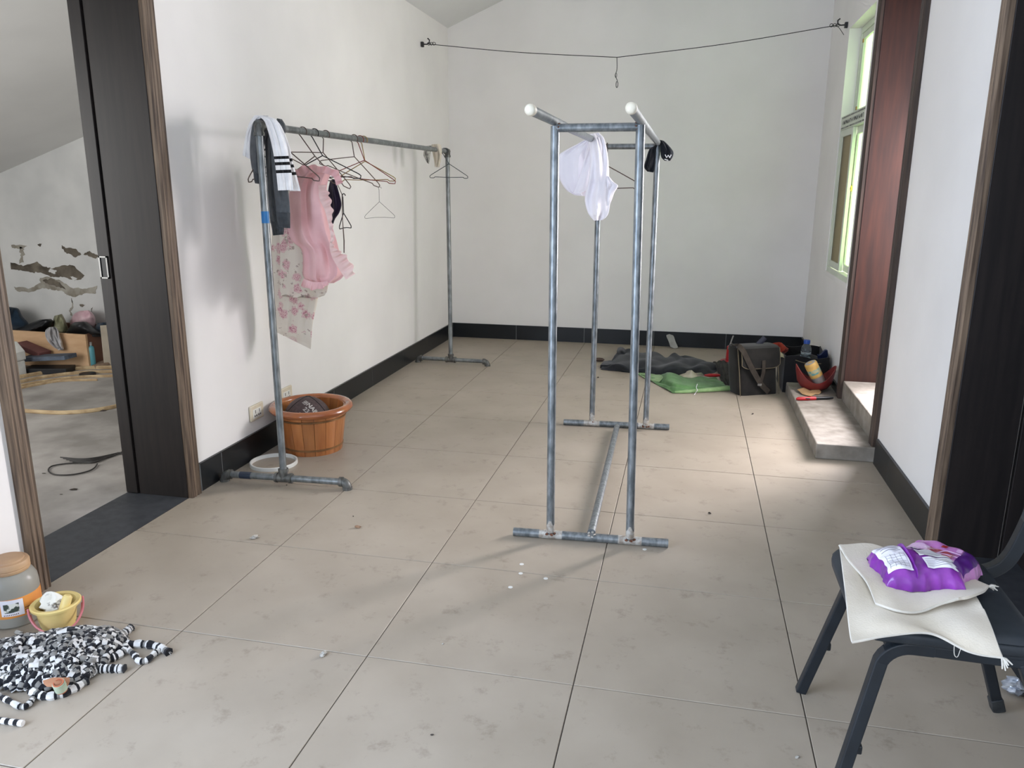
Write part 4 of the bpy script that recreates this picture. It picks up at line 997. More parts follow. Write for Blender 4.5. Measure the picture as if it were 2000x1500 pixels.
# bottle
M_pet = mat('clear_plastic', (226, 236, 240), rough=.06, trans=.92, ior=1.33)
M_blue = mat('blue_cap_plastic', (40, 84, 170), (30, 70, 150), rough=.4)
M_water = mat('water', (220, 232, 236), rough=.03, trans=1, ior=1.33)
b0 = np.array([P(1574, 690, y=3.62)[0], 3.62, .185])
t = thing('water_bottle', 'clear plastic water bottle with blue cap standing in the black bag', 'bottle', b0)
bht = P(1574, 664, y=3.62)[2]-.185; s_ = bht/.205
prof = [(.0005, 0), (.026, 0), (.031, .008), (.031, .03), (.029, .034), (.031, .038), (.031, .07), (.029, .074), (.031, .078), (.031, .11), (.027, .14), (.019, .162), (.0135, .172), (.0135, .186)]
q = MB(); q.lathe([(r_*1.08, z_*s_) for r_, z_ in prof], 28, b0); build('body', q, M_pet, t)
q = MB(); q.lathe([(r_, z_*s_) for r_, z_ in ((.0005, .003), (.026, .004), (.029, .01), (.029, .085), (.0005, .085))], 24, b0); build('water', q, M_water, t)
q = MB(); q.lathe([(.021, .172*s_), (.021, .200*s_), (.019, .206*s_), (.0005, .206*s_)], 24, b0); build('cap', q, M_blue, t)
# rags and papers in it
M_redr = cloth('red_rag', (164, 66, 48), (132, 46, 38), scale=20); M_pap = mat('old_paper', (196, 188, 164), (168, 158, 132), rough=.9, scale=20)
def crumple(c, sx, sy, sz, seed, m, name, label, cat, n=14, group=None, rz=0):
    rs = np.random.RandomState(seed); ph = rs.uniform(0, 6, 6); q = MB()
    def wp(p, a):
        f = 1+.22*math.sin(3*a+ph[0]+9*p[2])+.14*math.sin(7*a+ph[1]-14*p[2])+rs.normal(0, .05)
        x, y, z = p*[f, f, 1+.2*math.sin(2*a+ph[2])]
        x, y = x*sx, y*sy
        return (x*math.cos(rz)-y*math.sin(rz), x*math.sin(rz)+y*math.cos(rz), max(z, 0)*sz)
    q.lathe([(math.sin(a)*1.0+1e-4, .5-.5*math.cos(a)) for a in np.linspace(.0, PI, 10)], 22, c, warp=wp)
    return tag(build(name, q, m), label, cat, group)
crumple(np.array([P(1520, 682, y=3.66)[0], 3.66, .20]), .055, .05, .085, 3, M_redr, 'red_rag', 'rusty red rag in the black bag', 'rag')
q = MB(); q.sheet([[P(1500+24*s_+18*t_, 688-3*math.sin(5*s_)-4*s_*(1-t_)+12*t_, y=3.56-.05*t_) for s_ in np.linspace(0, 1, 8)] for t_ in np.linspace(0, 1, 6)], .002)
tag(build('paper', q, M_pap), 'folded old paper lying across the black bag opening', 'paper')
q = MB(); q.sheet([[P(1494+11*s_, 681-10*math.sin(PI*s_*.7)*(1-t_), y=3.50+.02*s_) for s_ in np.linspace(0, 1, 6)] for t_ in np.linspace(0, 1, 5)], .002)
tag(build('paper', q, M_pap), 'pale paper corner sticking out behind the navy handle', 'paper')
q = MB(); q.sheet([[P(1481+9*s_, 666+2*math.sin(6*s_)+14*t_, y=3.49+.01*math.sin(5*s_+4*t_)) for s_ in np.linspace(0, 1, 7)] for t_ in np.linspace(0, 1, 6)], .002)
tag(build('plastic_wrap', q, mat('clear_wrap', (188, 188, 186), rough=.3)), 'crinkled grey plastic wrap behind the navy handle', 'wrap')
cb = P(1607, 694, y=3.52); q = MB(); q.sheet([[cb+np.array([.03*s_+.01*t_, .02*t_, .012*math.sin(3*s_)-.035*t_+.012*s_]) for s_ in np.linspace(-1, 1, 8)] for t_ in np.linspace(-.6, 1, 7)], .010)
tag(build('blue_pouch', q, mat('navy_plastic', (30, 40, 72), rough=.45)), 'small navy pouch on the corner of the black bag', 'pouch')
# red half shell with jar on the step
M_shell = mat('dull_red_plastic', (124, 46, 44), (104, 36, 36), rough=.45, scale=8)
sc_ = np.array([2.262, 3.245, .081])
q = MB()
def shell(z_, r_):
    return (r_, z_)
prof = [(.0005, .0), (.040, .002), (.075, .016), (.100, .045), (.112, .085), (.114, .10), (.109, .10), (.106, .085), (.094, .048), (.070, .022), (.036, .009), (.0005, .007)]
def wsh(p, a):
    k = p[2]/.10
    lift = (.050*math.cos(2*a)+.012)*k*k
    return (p[0]*1.06, p[1]*.82, p[2]+lift)
q.lathe(prof, 44, sc_, warp=wsh)
tag(build('red_shell', q, M_shell), 'dull red plastic half shell lying open on the lower cement step', 'bowl')
jb, jt = np.array([2.300, 3.215, .118]), P(1582, 708, y=3.20)
ax = (jt-jb)/np.linalg.norm(jt-jb); JL = np.linalg.norm(jt-jb); Mx = np.array(Vector(ax).to_track_quat('Z', 'Y').to_matrix())
t = thing('small_jar', 'small clear jar with yellow label leaning in the red shell', 'jar', jb)
q = MB(); q.lathe([(.0005, 0), (.034, 0), (.038, .006), (.038, JL*.95), (.030, JL), (.0005, JL)], 28, jb, Mx); build('body', q, mat('cloudy_plastic', (168, 160, 152), rough=.3, trans=.2), t)
q = MB(); q.lathe([(.0386, JL*.42), (.0392, JL*.44), (.0392, JL*.93), (.036, JL*.985), (.0005, JL*1.01)], 28, jb, Mx); build('label_wrap', q, mat('yellow_label', (206, 168, 96), (190, 148, 76), rough=.5, scale=25), t)
q = MB(); q.lathe([(.0396, JL*.55), (.0400, JL*.57), (.0400, JL*.72), (.0396, JL*.74)], 28, jb, Mx); build('label_band', q, mat('teal_print', (96, 150, 146), (180, 170, 130), rough=.5, scale=45, lo=.45, hi=.55), t)
q = MB(); A0 = P(1556, 770, z=.09)
q.sheet(np.array([[P(u, v, z=z) for u, v, z in r] for r in ([(1557, 761, .092), (1570, 757, .104), (1582, 763, .088), (1596, 758, .102), (1604, 765, .092)], [(1561, 764, .090), (1570, 763, .096), (1582, 768, .084), (1596, 765, .092), (1602, 768, .086)], [(1567, 770, .084), (1575, 772, .084), (1584, 774, .083), (1592, 770, .084), (1600, 770, .083)])]), .003)
tag(build('kraft_paper', q, mat('kraft_card', (170, 138, 96), (146, 116, 80), rough=.85, scale=14)), 'folded brown kraft paper on the lower cement step', 'paper')
t = thing('pocket_tool', 'red and black handled tool lying on the lower cement step', 'tool', P(1592, 778, z=.08))
q = MB(); a_, c_ = P(1555, 779, z=.089), P(1593, 778, z=.089); q.tube([a_, lerp(a_, c_, .1), lerp(a_, c_, .5), c_], [.005, .011, .012, .011], 10); build('red_handle', q, M_redp, t)
q = MB(); e_ = P(1627, 777, z=.088); q.tube([c_, lerp(c_, e_, .6), e_], [.0105, .010, .006], 10); build('black_handle', q, M_black, t)
q = MB(); pa = lerp(a_, c_, .55); q.box(pa+np.array([0, -.010, .003]), (.035, .010, .006)); build('slot', q, M_black, t, bevel=.002)

# ------------------------------------------------------------------ bits on the floor
M_dot = mat('white_dot_paper', (226, 226, 220), rough=.8)
for i, (u, v) in enumerate(((1019, 1102), (1017, 1120), (997, 1147), (1066, 1130), (1259, 1073))):
    q = MB(); c = P(u, v, z=0); q.lathe([(.0003, .0012), (.0075, .0011), (.008, .0001), (.0003, .0001)], 12, c)
    tag(build('paper_dot', q, M_dot), 'tiny white paper dot touching distance from the front foot bar of the drying rack' if i == 4 else ('torn white paper dot lying apart from the other three on the tiles' if i == 3 else 'tiny round white paper dot in the loose row on the tiles'), 'paper dot', 'paper dots on the floor')
M_cigar = mat('tan_scrap', (170, 140, 112), (130, 96, 72), rough=.8, scale=60); M_peb = mat('pale_chip', (196, 192, 182), (150, 146, 138), rough=.9, scale=60); M_drk = mat('dark_crumb', (78, 70, 62), (52, 46, 42), rough=.9, scale=60)
spots = [(699, 1031, M_cigar, .012, 'tan stub lying on the floor between the two racks', 'stub'), (497, 1052, M_peb, .016, 'pale twig scrap on the floor before the pipe rail', 'scrap'), (632, 1280, M_peb, .013, 'grey fluff crumb on the floor joint right of the striped rag mat', 'crumb'),
         (690, 1009, M_drk, .004, 'dark speck of dirt on the open floor', 'crumb'), (560, 948, M_drk, .004, 'dark speck of dirt under the pipe rail foot', 'crumb'), (844, 1436, M_drk, .004, 'dark speck of dirt on the front floor tiles', 'crumb'), (1470, 809, M_drk, .008, 'dark crumb on the floor before the dark bag', 'crumb'), (1168, 738, M_drk, .010, 'dark crumb on the floor before the charcoal sheet', 'crumb'),
         (1386, 1003, M_drk, .007, 'dark smudgy crumb on the floor right of the drying rack', 'crumb'), (37, 1238, M_peb, .013, 'pale chip on the floor by the big jar', 'chip'), (1557, 1480, M_peb, .006, 'pale grit by the front leg of the chair', 'chip'), (865, 1258, M_peb, .004, 'pale grit along the front floor joint', 'chip')]
for i, (u, v, m_, r_, lab, cat_) in enumerate(spots):
    crumple(P(u, v, z=0), r_, r_*.55, r_*.8, 60+i, m_, 'floor_'+cat_, lab, cat_, rz=i*.7)
# ------------------------------------------------------------------ stacking chair
M_cfr = mat('black_powder_coat', (30, 36, 42), (24, 29, 34), rough=.42, scale=20)
M_cseat = mat('black_vinyl', (44, 50, 56), (36, 42, 48), rough=.5, scale=30, bump=.1, bscale=200, bdist=.0005)
M_cfoot = mat('worn_black_paint', (58, 60, 60), (34, 37, 40), rough=.55, scale=40)
chair = thing('banquet_chair', 'black metal stacking chair with padded vinyl seat', 'chair', (2.03, -.09, 0))
yF, yN = .040, -.290                               # far and near side frames
zr = .402                                          # side rail height
xf, xr_ = 1.885, 2.175
def sq(pts, r, name, m, par, n=4, sqz=None):
    q = MB(); q.tube(pts, r, 4); return build(name, q, m, par, smooth=False)
def flat_tube(pts, wy_, wn, name, m, par):
    """rectangular tube in a plane of constant y: wy_ = width along y, wn = width in the plane"""
    A = np.array(pts, float); T = np.gradient(A, axis=0); T /= np.linalg.norm(T, axis=1)[:, None]
    V = []; F = []
    for i in range(len(A)):
        n_ = np.cross(T[i], [0, 1, 0]); n_ /= np.linalg.norm(n_)
        for (a, c) in ((-1, -1), (1, -1), (1, 1), (-1, 1)): V.append(A[i]+np.array([0, a*wy_/2, 0])+n_*c*wn/2)
    for i in range(len(A)-1):
        for k in range(4): F.append((i*4+k, i*4+(k+1) % 4, i*4+4+(k+1) % 4, i*4+4+k))
    e = (len(A)-1)*4; F += [(3, 2, 1, 0), (e, e+1, e+2, e+3)]
    q = MB(); q.add(V, F); return build(name, q, m, par, smooth=False, bevel=.003)
feet = {'fF': P(1563, 1350, z=0), 'rF': P(1949, 1386, z=0)}
for (yy, k) in ((yF, 'F'), (yN, 'N')):
    fx_ = feet['fF'][0]; rx_ = feet['rF'][0]
    top = np.array([xf, yy, zr]); foot = np.array([fx_, (feet['fF'][1] if k == 'F' else -.335), .0])
    bend = [np.array([xf-.012+.06*(1-math.cos(a))*1.0, yy, zr-.06+.06*math.sin(a)]) for a in np.linspace(.35, PI/2, 7)]
    leg = flat_tube([foot, lerp(foot, bend[0], .5)]+bend+[np.array([xf+.09, yy, zr])], .026, .026, 'front_leg', M_cfr, chair)
    q = MB(); q.box(lerp(foot, bend[0], .45)+np.array([.016, 0, .0]), (.012, .016, .020)); build('stack_bumper', q, M_cfr, leg, bevel=.003)
    flat_tube([np.array([xf+.06, yy, zr]), np.array([2.05, yy, zr-.002]), np.array([xr_, yy, zr-.004])], .024, .024, 'side_rail', M_cfr, chair)
    rfoot = np.array([rx_, (feet['rF'][1] if k == 'F' else -.335), 0])
    leg = flat_tube([np.array([2.14, yy, zr-.004]), lerp(np.array([2.14, yy, zr]), rfoot, .5), rfoot+[0, 0, .0]], .026, .026, 'rear_leg', M_cfr, chair)
    d_ = (rfoot-np.array([2.14, yy, zr])); d_ /= np.linalg.norm(d_)
    flat_tube([rfoot-d_*.045, rfoot-d_*.02, rfoot], .031, .031, 'foot_cap', M_cfoot, leg)
    # back upright: broad curved bracket rising from the seat corner
    flat_tube(catmull([np.array([2.08, yy, .418]), np.array([2.15, yy, .424]), np.array([2.205, yy, .455]), np.array([2.235, yy, .53]), np.array([2.27, yy, .70]), np.array([2.305, yy, .88])], 22), .026, .030, 'back_upright', M_cfr, chair)
q = MB(); q.tube([(1.893, yF, zr-.004), (1.893, yN, zr-.004)], .012, 8); build('front_rail', q, M_cfr, chair)
q = MB(); q.tube([(2.13, yF, zr-.01), (2.13, yN, zr-.01)], .012, 8); build('rear_rail', q, M_cfr, chair)
# padded seat: rounded slab with welt
def slab(x0, x1, y0, y1, z0, z1, rad, crown, name, m, par):
    n_ = 14; V = []; F = []
    def outline(ins, z):
        o = []
        for (cx, cy, a0) in ((x1-rad, y1-rad, 0), (x0+rad, y1-rad, PI/2), (x0+rad, y0+rad, PI), (x1-rad, y0+rad, 1.5*PI)):
            for a in np.linspace(a0, a0+PI/2, 6): o.append((cx+(rad-ins)*math.cos(a), cy+(rad-ins)*math.sin(a), z))
        return o
    H = z1-z0; rings = [outline(.012, z0), outline(.002, z0+H*.18), outline(0, z0+H*.45), outline(.001, z0+H*.60), outline(.005, z0+H*.66), outline(.001, z0+H*.72), outline(.008, z0+H*.92), outline(.022, z1)]
    k = len(rings[0])
    for r_ in rings: V += r_
    for i in range(len(rings)-1):
        for j in range(k): F.append((i*k+j, i*k+(j+1) % k, (i+1)*k+(j+1) % k, (i+1)*k+j))
    b0_ = len(V); c = np.array([(x0+x1)/2, (y0+y1)/2, z1])
    prev = (len(rings)-1)*k
    for s_ in (.66, .33):
        V += [tuple(c+(np.array(p)-c)*s_+np.array([0, 0, crown*(1-s_)])) for p in rings[-1]]
        cur = len(V)-k
        for j in range(k): F.append((prev+j, prev+(j+1) % k, cur+(j+1) % k, cur+j))
        prev = cur
    F.append(tuple(prev+j for j in range(k))); F.append(tuple(range(k))[::-1])
    q = MB(); q.add(V, F); return build(name, q, m, par, angle=60)
slab(1.822, 2.168, -.315, .062, .413, .457, .05, .008, 'seat', M_cseat, chair)
q = MB(); bk = []
for i in range(12):
    t_ = i/11; z_ = .58+.32*t_; xx = 2.245+.06*t_
    bk.append([(xx-.012-.010*math.sin(PI*(j/11)), yN+.02+(yF-yN-.04)*j/11, z_) for j in range(12)])
q.sheet(bk, .03); build('backrest', q, M_cseat, chair, angle=60)
ZS = .463
# towel
M_tow = cloth('off_white_terry', (218, 209, 194), (198, 187, 167), scale=6, lo=.3, hi=.6, bump=.5, bscale=260, bdist=.002)
def patch_px(rows, nu, nv, amp, seed, freq=2):
    A = np.array([[P(u, v, z=z) for (u, v, z) in r] for r in rows], float)
    B = np.array([catmull(A[i], nv) for i in range(len(A))]); G = np.array([catmull(B[:, j], nu) for j in range(nv)]).transpose(1, 0, 2)
    rs = np.random.RandomState(seed); ph = rs.uniform(0, 6.28, 5); kk = rs.uniform(-1, 1, (5, 2))*freq*6
    S, T = np.meshgrid(np.linspace(0, 1, G.shape[1]), np.linspace(0, 1, G.shape[0]))
    G[..., 2] += amp*sum(np.sin(kk[i][0]*S+kk[i][1]*T+ph[i]) for i in range(5))/2
    return G
tw = thing('towel', 'off-white terry towel spread over the seat of the black chair', 'towel', (1.98, -.15, ZS))
z = ZS+.010
q = MB(); G1 = patch_px([[(1642, 1066, z), (1700, 1068, z), (1760, 1080, z), (1830, 1105, z), (1900, 1150, z)],
                         [(1645, 1110, z), (1710, 1120, z), (1775, 1130, z), (1850, 1150, z), (1912, 1180, z)],
                         [(1653, 1165, z), (1715, 1168, z), (1785, 1175, z), (1860, 1190, z), (1925, 1205, z)],
                         [(1660, 1215, z-.006), (1722, 1212, z+.001), (1795, 1215, z+.001), (1872, 1232, z), (1940, 1238, z)],
                         [(1665, 1254, z-.014), (1732, 1240, z-.006), (1815, 1238, z-.004), (1890, 1272, z-.020), (1958, 1280, z-.012)]], 44, 54, .0045, 4)
q.sheet(G1, .005); build('lower_layer', q, M_tow, tw)
q = MB(); G2 = patch_px([[(1640, 1064, z+.012), (1700, 1062, z+.010), (1770, 1085, z+.008), (1840, 1105, z+.008), (1932, 1142, z+.012)],
                         [(1660, 1095, z+.012), (1715, 1110, z+.010), (1780, 1130, z+.008), (1850, 1140, z+.010), (1920, 1155, z+.016)],
                         [(1692, 1135, z+.010), (1735, 1155, z+.010), (1790, 1165, z+.008), (1845, 1165, z+.012), (1895, 1165, z+.020)],
                         [(1712, 1178, z+.008), (1750, 1192, z+.010), (1798, 1192, z+.010), (1838, 1180, z+.014), (1872, 1164, z+.026)]], 34, 44, .0042, 8)
q.sheet(G2, .006); build('folded_layer', q, M_tow, tw)
q = MB(); q.tube([G2[i][0] for i in range(34)]+[p for p in G2[-1][1:]], .0028, 6); q.tube([G1[i][0] for i in range(44)]+[p for p in G1[-1][1:]]+[G1[i][-1] for i in range(42, 16, -1)], .0024, 6)
build('hem', q, cloth('white_hem', (216, 210, 198)), tw)
q = MB(); rs = np.random.RandomState(3)
for (c, d0) in ((G2[0][-1], np.array([.02, .004, .004])), (G1[-1][-1], np.array([.014, -.008, -.012]))):
    for k in range(10):
        d_ = d0*.62+rs.normal(0, .0045, 3); q.tube([c, c+d_*.6, c+d_+[0, 0, -.003]], [.0022, .002, .0012], 5)
q.tube(catmull([P(1864, 1256, z=.445), P(1864, 1278, z=.425), P(1870, 1283, z=.42), P(1876, 1268, z=.435)], 12), .0009, 4)
build('frayed_threads', q, cloth('loose_thread', (216, 211, 200)), tw)['kind'] = 'stuff'
# two purple packets
M_pkt = mat('purple_foil', (142, 58, 166), (98, 30, 128), rough=.32, scale=18, detail=4, lo=.3, hi=.7, bump=.35, bscale=22, bdist=.006, coat=.3)
M_pkt2 = mat('lilac_foil', (196, 130, 190), (160, 80, 168), rough=.34, scale=16, detail=6, lo=.35, hi=.6, bump=.3, bscale=20, bdist=.005, coat=.3)
M_lab = mat('white_label_print', (232, 230, 234), (216, 214, 222), rough=.5, scale=10)
M_ltx = mat('grey_fine_print', (128, 126, 134), rough=.6)
M_pktd = mat('deep_purple_foil', (84, 30, 118), (60, 22, 92), rough=.3, bump=.3, bscale=25, bdist=.005)
def packet(name, label, A, B, wd, ht, zb, m, seed):
    A = np.array(A); B = np.array(B); L_ = np.linalg.norm(B-A); ex_ = (B-A)/L_; ey_ = np.array([-ex_[1], ex_[0], 0]); C0 = (A+B)/2; C0[2] = zb
    rs = np.random.RandomState(seed); ph = rs.uniform(0, 6, 6)
    def top(x, y, k=1.0):
        a, c = abs(x)/(L_/2), abs(y)/(wd/2)
        h = ht*max(0, (1-a**5))**.42*max(0, (1-c**3.6))**.44
        k_ = h/ht
        cr = .0045*math.sin(34*x+12*y+ph[0])*math.sin(46*y-9*x+ph[1])+.0030*abs(math.sin(70*x-38*y+ph[2]))-.0024*abs(math.sin(58*y+61*x+ph[3]))
        pl = .004*a**3*math.sin(190*y+ph[4])
        return max(h+(cr+pl)*k_, .0)
    def pos(x, y, up=0):
        k_ = 1-top(x, y)/ht
        lx = .0035*math.sin(75*y+ph[0])+.0025*abs(math.sin(130*y+ph[3])); ly = (.0045*math.sin(62*x+ph[1])+.0040*abs(math.sin(105*x+40*y+ph[2])))*min(1, max(0, k_*1.6))
        return C0+ex_*(x+lx*min(1, max(0, k_*1.6)))+ey_*(y+ly)+np.array([0, 0, top(x, y)+up])
    n1, n2 = 64, 44; V = []; F = []
    xs_ = np.sin(np.linspace(-PI/2, PI/2, n1))*L_/2; ys_ = np.sin(np.linspace(-PI/2, PI/2, n2))*wd/2
    for x in xs_:
        for y in ys_: V.append(pos(x, y))
    for x in xs_:
        for y in ys_: V.append(C0+ex_*x*.96+ey_*y*.94)
    o = n1*n2
    for i in range(n1-1):
        for j in range(n2-1):
            a = i*n2+j; F.append((a, a+n2, a+n2+1, a+1)); F.append((o+a, o+a+1, o+a+n2+1, o+a+n2))
    for i in range(n1-1):
        for j in (0, n2-1): a = i*n2+j; F.append((a, a+n2, o+a+n2, o+a))
    for j in range(n2-1):
        for i in (0, n1-1): a = i*n2+j; F.append((a, a+1, o+a+1, o+a))
    q = MB(); q.add(V, F)
    t = thing(name, label, 'packet', C0); bd = build('wrapper', q, m, t, angle=60)
    def decal(x0, x1, y0, y1, nm, m_, up=.0016, par=None, skew=0, rag=0):
        q = MB(); nx, ny = 34, 30; V = []; F = []
        for i in range(nx):
            for j in range(ny):
                x = x0+(x1-x0)*i/(nx-1); y = y0+(y1-y0)*j/(ny-1)+skew*(i/(nx-1))
                if rag and i == nx-1: x += rag*math.sin(j*.75)
                V.append(pos(x, y, up))
        for i in range(nx-1):
            for j in range(ny-1): F.append((i*ny+j, (i+1)*ny+j, (i+1)*ny+j+1, i*ny+j+1))
        q.add(V, F); return build(nm, q, m_, par or bd)
    return t, bd, decal, L_, pos
t, bd, decal, L_, pos = packet('snack_packet', 'purple foil packet with white printed panels lying on the towel', P(1713, 1118, z=ZS+.025), P(1860, 1124, z=ZS+.025), .142, .050, ZS+.020, M_pkt, 2)
h = L_/2
l1 = decal(-h*.93, -h*.32, -.052, .064, 'label_panel', M_lab); l2 = decal(.04*h, .78*h, -.004, .034, 'label_panel', M_lab, skew=-.006, rag=.004); l3 = decal(.06*h, .82*h, -.048, -.012, 'label_panel', M_lab, rag=.004); l4 = decal(.10*h, .66*h, .042, .064, 'label_panel', M_lab, skew=-.006)
def lines(par, x0, x1, y0, y1, n_, th_):
    q = MB()
    for k in range(n_):
        yy = y0+(y1-y0)*(k+.5)/n_; xe = x1-(x1-x0)*(.25 if k % 4 == 3 else .03*(k % 3)); V = []; F = []
        for i in range(25):
            x = x0+(xe-x0)*i/24; V += [pos(x, yy-th_*.6, .0023), pos(x, yy+th_*.6, .0023)]
        F = [(2*i, 2*i+2, 2*i+3, 2*i+1) for i in range(24)]; q.add(V, F)
    return build('fine_print', q, M_ltx, par)
lines(l1, -h*.86, -h*.38, .012, .056, 6, .0012); lines(l1, -h*.86, -h*.38, -.046, .000, 6, .0006); lines(l2, .08*h, .68*h, -.002, .028, 7, .0007); lines(l3, .10*h, .70*h, -.044, -.016, 5, .0008); lines(l4, .14*h, .60*h, .044, .060, 4, .0006)
q = MB()
for xx in np.linspace(-h*.86, -h*.38, 5):
    V = []
    for i in range(17):
        yy = -.046+.046*i/16; V += [pos(xx-.0003, yy, .0023), pos(xx+.0003, yy, .0023)]
    q.add(V, [(2*i, 2*i+1, 2*i+3, 2*i+2) for i in range(16)])
build('table_rules', q, M_ltx, l1)
q = MB(); q.sheet([[pos(-.27*h+.0*s_, y, .001+.008*s_) for s_ in (0, .5, 1)] for y in np.linspace(-.066, .066, 18)], .001); build('back_seam', q, M_pkt, bd)
t, bd, decal, L_, pos = packet('snack_packet', 'lilac patterned foil packet behind the purple one on the chair', P(1768, 1080, z=ZS+.025), P(1903, 1124, z=ZS+.025), .120, .058, ZS+.004, M_pkt2, 5)
h = L_/2
decal(.55*h, .93*h, -.05, .05, 'end_fold', M_pktd)
M_red2 = mat('red_line_art', (150, 60, 72), (196, 140, 150), rough=.5, scale=60, lo=.4, hi=.55); M_pale = mat('pale_swirl_print', (222, 200, 216), (190, 140, 190), rough=.45, scale=30)
decal(-.30*h, .42*h, -.026, .000, 'printed_motif', M_red2, skew=-.004, rag=.006); decal(-.86*h, -.2*h, -.040, -.012, 'printed_motif', M_pale, skew=.01, rag=.006); decal(.36*h, .52*h, .012, .026, 'printed_motif', M_pale); decal(-.05*h, .1*h, .010, .024, 'printed_motif', M_redp)
q = MB()
for k in range(3):
    q.tube(catmull([pos(-.2*h+.1*k*h, -.05+.012*k, .0016), pos(.15*h, -.03+.014*k, .0016), pos(.55*h, -.038+.02*k, .0016)], 14), .0016, 5)
build('printed_swirl', q, M_pale, bd)
# crumpled foil by the door casing
crumple(P(1985, 1352, z=0), .035, .030, .035, 77, mat('silver_foil', (214, 220, 228), (150, 156, 166), rough=.2, metal=.6, scale=40), 'foil_scrap', 'crumpled shiny foil scrap on the floor by the door casing', 'foil')
# ------------------------------------------------------------------ big jar, bucket and rag mat by the left wall
jc = np.array([-.545, -.052, 0]); JS = .76
M_jar = mat('dusty_clear_jar', (196, 192, 180), (172, 168, 156), rough=.3, trans=.45, ior=1.3, scale=5)
M_lid = mat('dusty_tan_plastic', (196, 160, 118), (166, 134, 104), rough=.55, scale=7, detail=8)
M_lab2 = mat('orange_label', (222, 150, 74), (206, 128, 60), rough=.5, scale=6)
M_pic = mat('label_picture', (220, 220, 210), (62, 72, 64), rough=.5, scale=55, lo=.46, hi=.54)
jar = thing('storage_jar', 'big dusty plastic jar with tan screw lid and orange label', 'jar', jc)
q = MB(); q.lathe([(r_*JS, z_*.97) for r_, z_ in [(.0005, .0), (.085, .0), (.096, .008), (.098, .03), (.098, .125), (.095, .145), (.084, .163), (.071, .172), (.069, .176), (.069, .190)]], 48, jc); build('body', q, M_jar, jar)
q = MB(); q.lathe([(r_*JS, z_*.97) for r_, z_ in [(.074, .174), (.077, .178), (.077, .184), (.0745, .186), (.077, .188), (.077, .200), (.073, .206), (.060, .207), (.058, .212), (.050, .214), (.0005, .213)]], 48, jc); build('lid', q, M_lid, jar)
q = MB(); q.lathe([(r_*JS, z_*.97) for r_, z_ in [(.0985, .040), (.0990, .042), (.0990, .102), (.0985, .104)]], 48, jc); lb_ = build('label', q, M_lab2, jar)
adir = math.atan2(CAM[1]-jc[1], CAM[0]-jc[0])
def on_jar(a, z_, r_=.0994):
    r_ = r_*JS+.0006
    return jc+np.array([r_*math.cos(adir+a), r_*math.sin(adir+a), z_*.97])
def jpatch(a0, a1, z0, z1, nm, m_, r_=.0994, skew=0):
    q = MB(); V = []; n_ = 10
    for i in range(n_):
        a = a0+(a1-a0)*i/(n_-1); V += [on_jar(a, z0+skew*i/(n_-1), r_), on_jar(a, z1+skew*i/(n_-1), r_)]
    q.add(V, [(2*i, 2*i+2, 2*i+3, 2*i+1) for i in range(n_-1)]); return build(nm, q, m_, lb_)
jpatch(.30, -.50, .046, .100, 'label_panel', M_lab, skew=.004); jpatch(.14, -.40, .060, .090, 'label_picture', M_pic, .0998)
q = MB()
for k in range(9):
    a = -.42+.06*k; q.add([on_jar(a, .051, .0998), on_jar(a+.03, .051, .0998), on_jar(a+.03, .055, .0998), on_jar(a, .055, .0998)], [(0, 1, 2, 3)])
for k in range(8):
    for r_ in range(3):
        a = .34+.05*k; z_ = .048+.008*r_; q.add([on_jar(a, z_, .0998), on_jar(a+.033, z_, .0998), on_jar(a+.033, z_+.004, .0998), on_jar(a, z_+.004, .0998)], [(0, 1, 2, 3)])
build('fine_print', q, mat('dark_print', (92, 58, 44), rough=.6), lb_)
# yellow bucket
kc = P(100, 1240, z=0)+np.array([-.012, .045, 0])
M_yel = mat('yellow_plastic', (224, 202, 136), (212, 186, 114), rough=.4, scale=8, sss=0)
M_pinkh = mat('pink_plastic', (206, 128, 132), (186, 106, 112), rough=.35)
bk_ = thing('toy_bucket', 'small yellow plastic bucket with pink handle beside the big jar', 'bucket', kc)
BHt = .082
q = MB(); q.lathe([(r_*.84, z_) for r_, z_ in [(.0005, .0), (.050, .0), (.053, .003), (.055, .016), (.058, .018), (.068, BHt-.008), (.082, BHt-.006), (.083, BHt), (.079, BHt+.003), (.066, BHt+.001), (.058, .03), (.050, .006), (.0005, .005)]], 44, kc); build('body', q, M_yel, bk_)
hp = []
dv = np.array([CAM[0]-kc[0], CAM[1]-kc[1], 0]); dv /= np.linalg.norm(dv); sv = np.array([-dv[1], dv[0], 0])
for k in range(2):
    q = MB(); q.tube([kc+sv*(.073*math.cos(a))+dv*(.078*math.sin(a))+np.array([0, 0, BHt-.006-.058*math.sin(a)]) for a in np.linspace(.0-.05+.04*k, PI+.05, 30)], .0032 if k == 0 else .0024, 8) if k == 0 else q.tube([kc+sv*(.068*math.cos(a))+dv*(.074*math.sin(a))+np.array([0, 0, BHt-.012-.056*math.sin(a)]) for a in np.linspace(.1, PI-.1, 26)], .0022, 8)
    build('handle', q, M_pinkh, bk_)
crumple(kc+np.array([-.014, .004, .046]), .034, .031, .058, 5, mat('printed_paper', (224, 220, 208), (120, 112, 104), rough=.8, scale=45, lo=.38, hi=.46), 'crumpled_paper', 'crumpled printed paper inside the yellow bucket', 'paper')
a_ = kc+dv*.040+sv*.01+np.array([0, 0, .050]); c_ = P(133, 1162, z=.112)
q = MB(); q.tube([a_, lerp(a_, c_, .3), lerp(a_, c_, .9), c_], [.012, .015, .014, .009], 10); tag(build('plastic_stick', q, M_yel), 'blunt pale yellow plastic stick resting in the yellow bucket', 'stick')
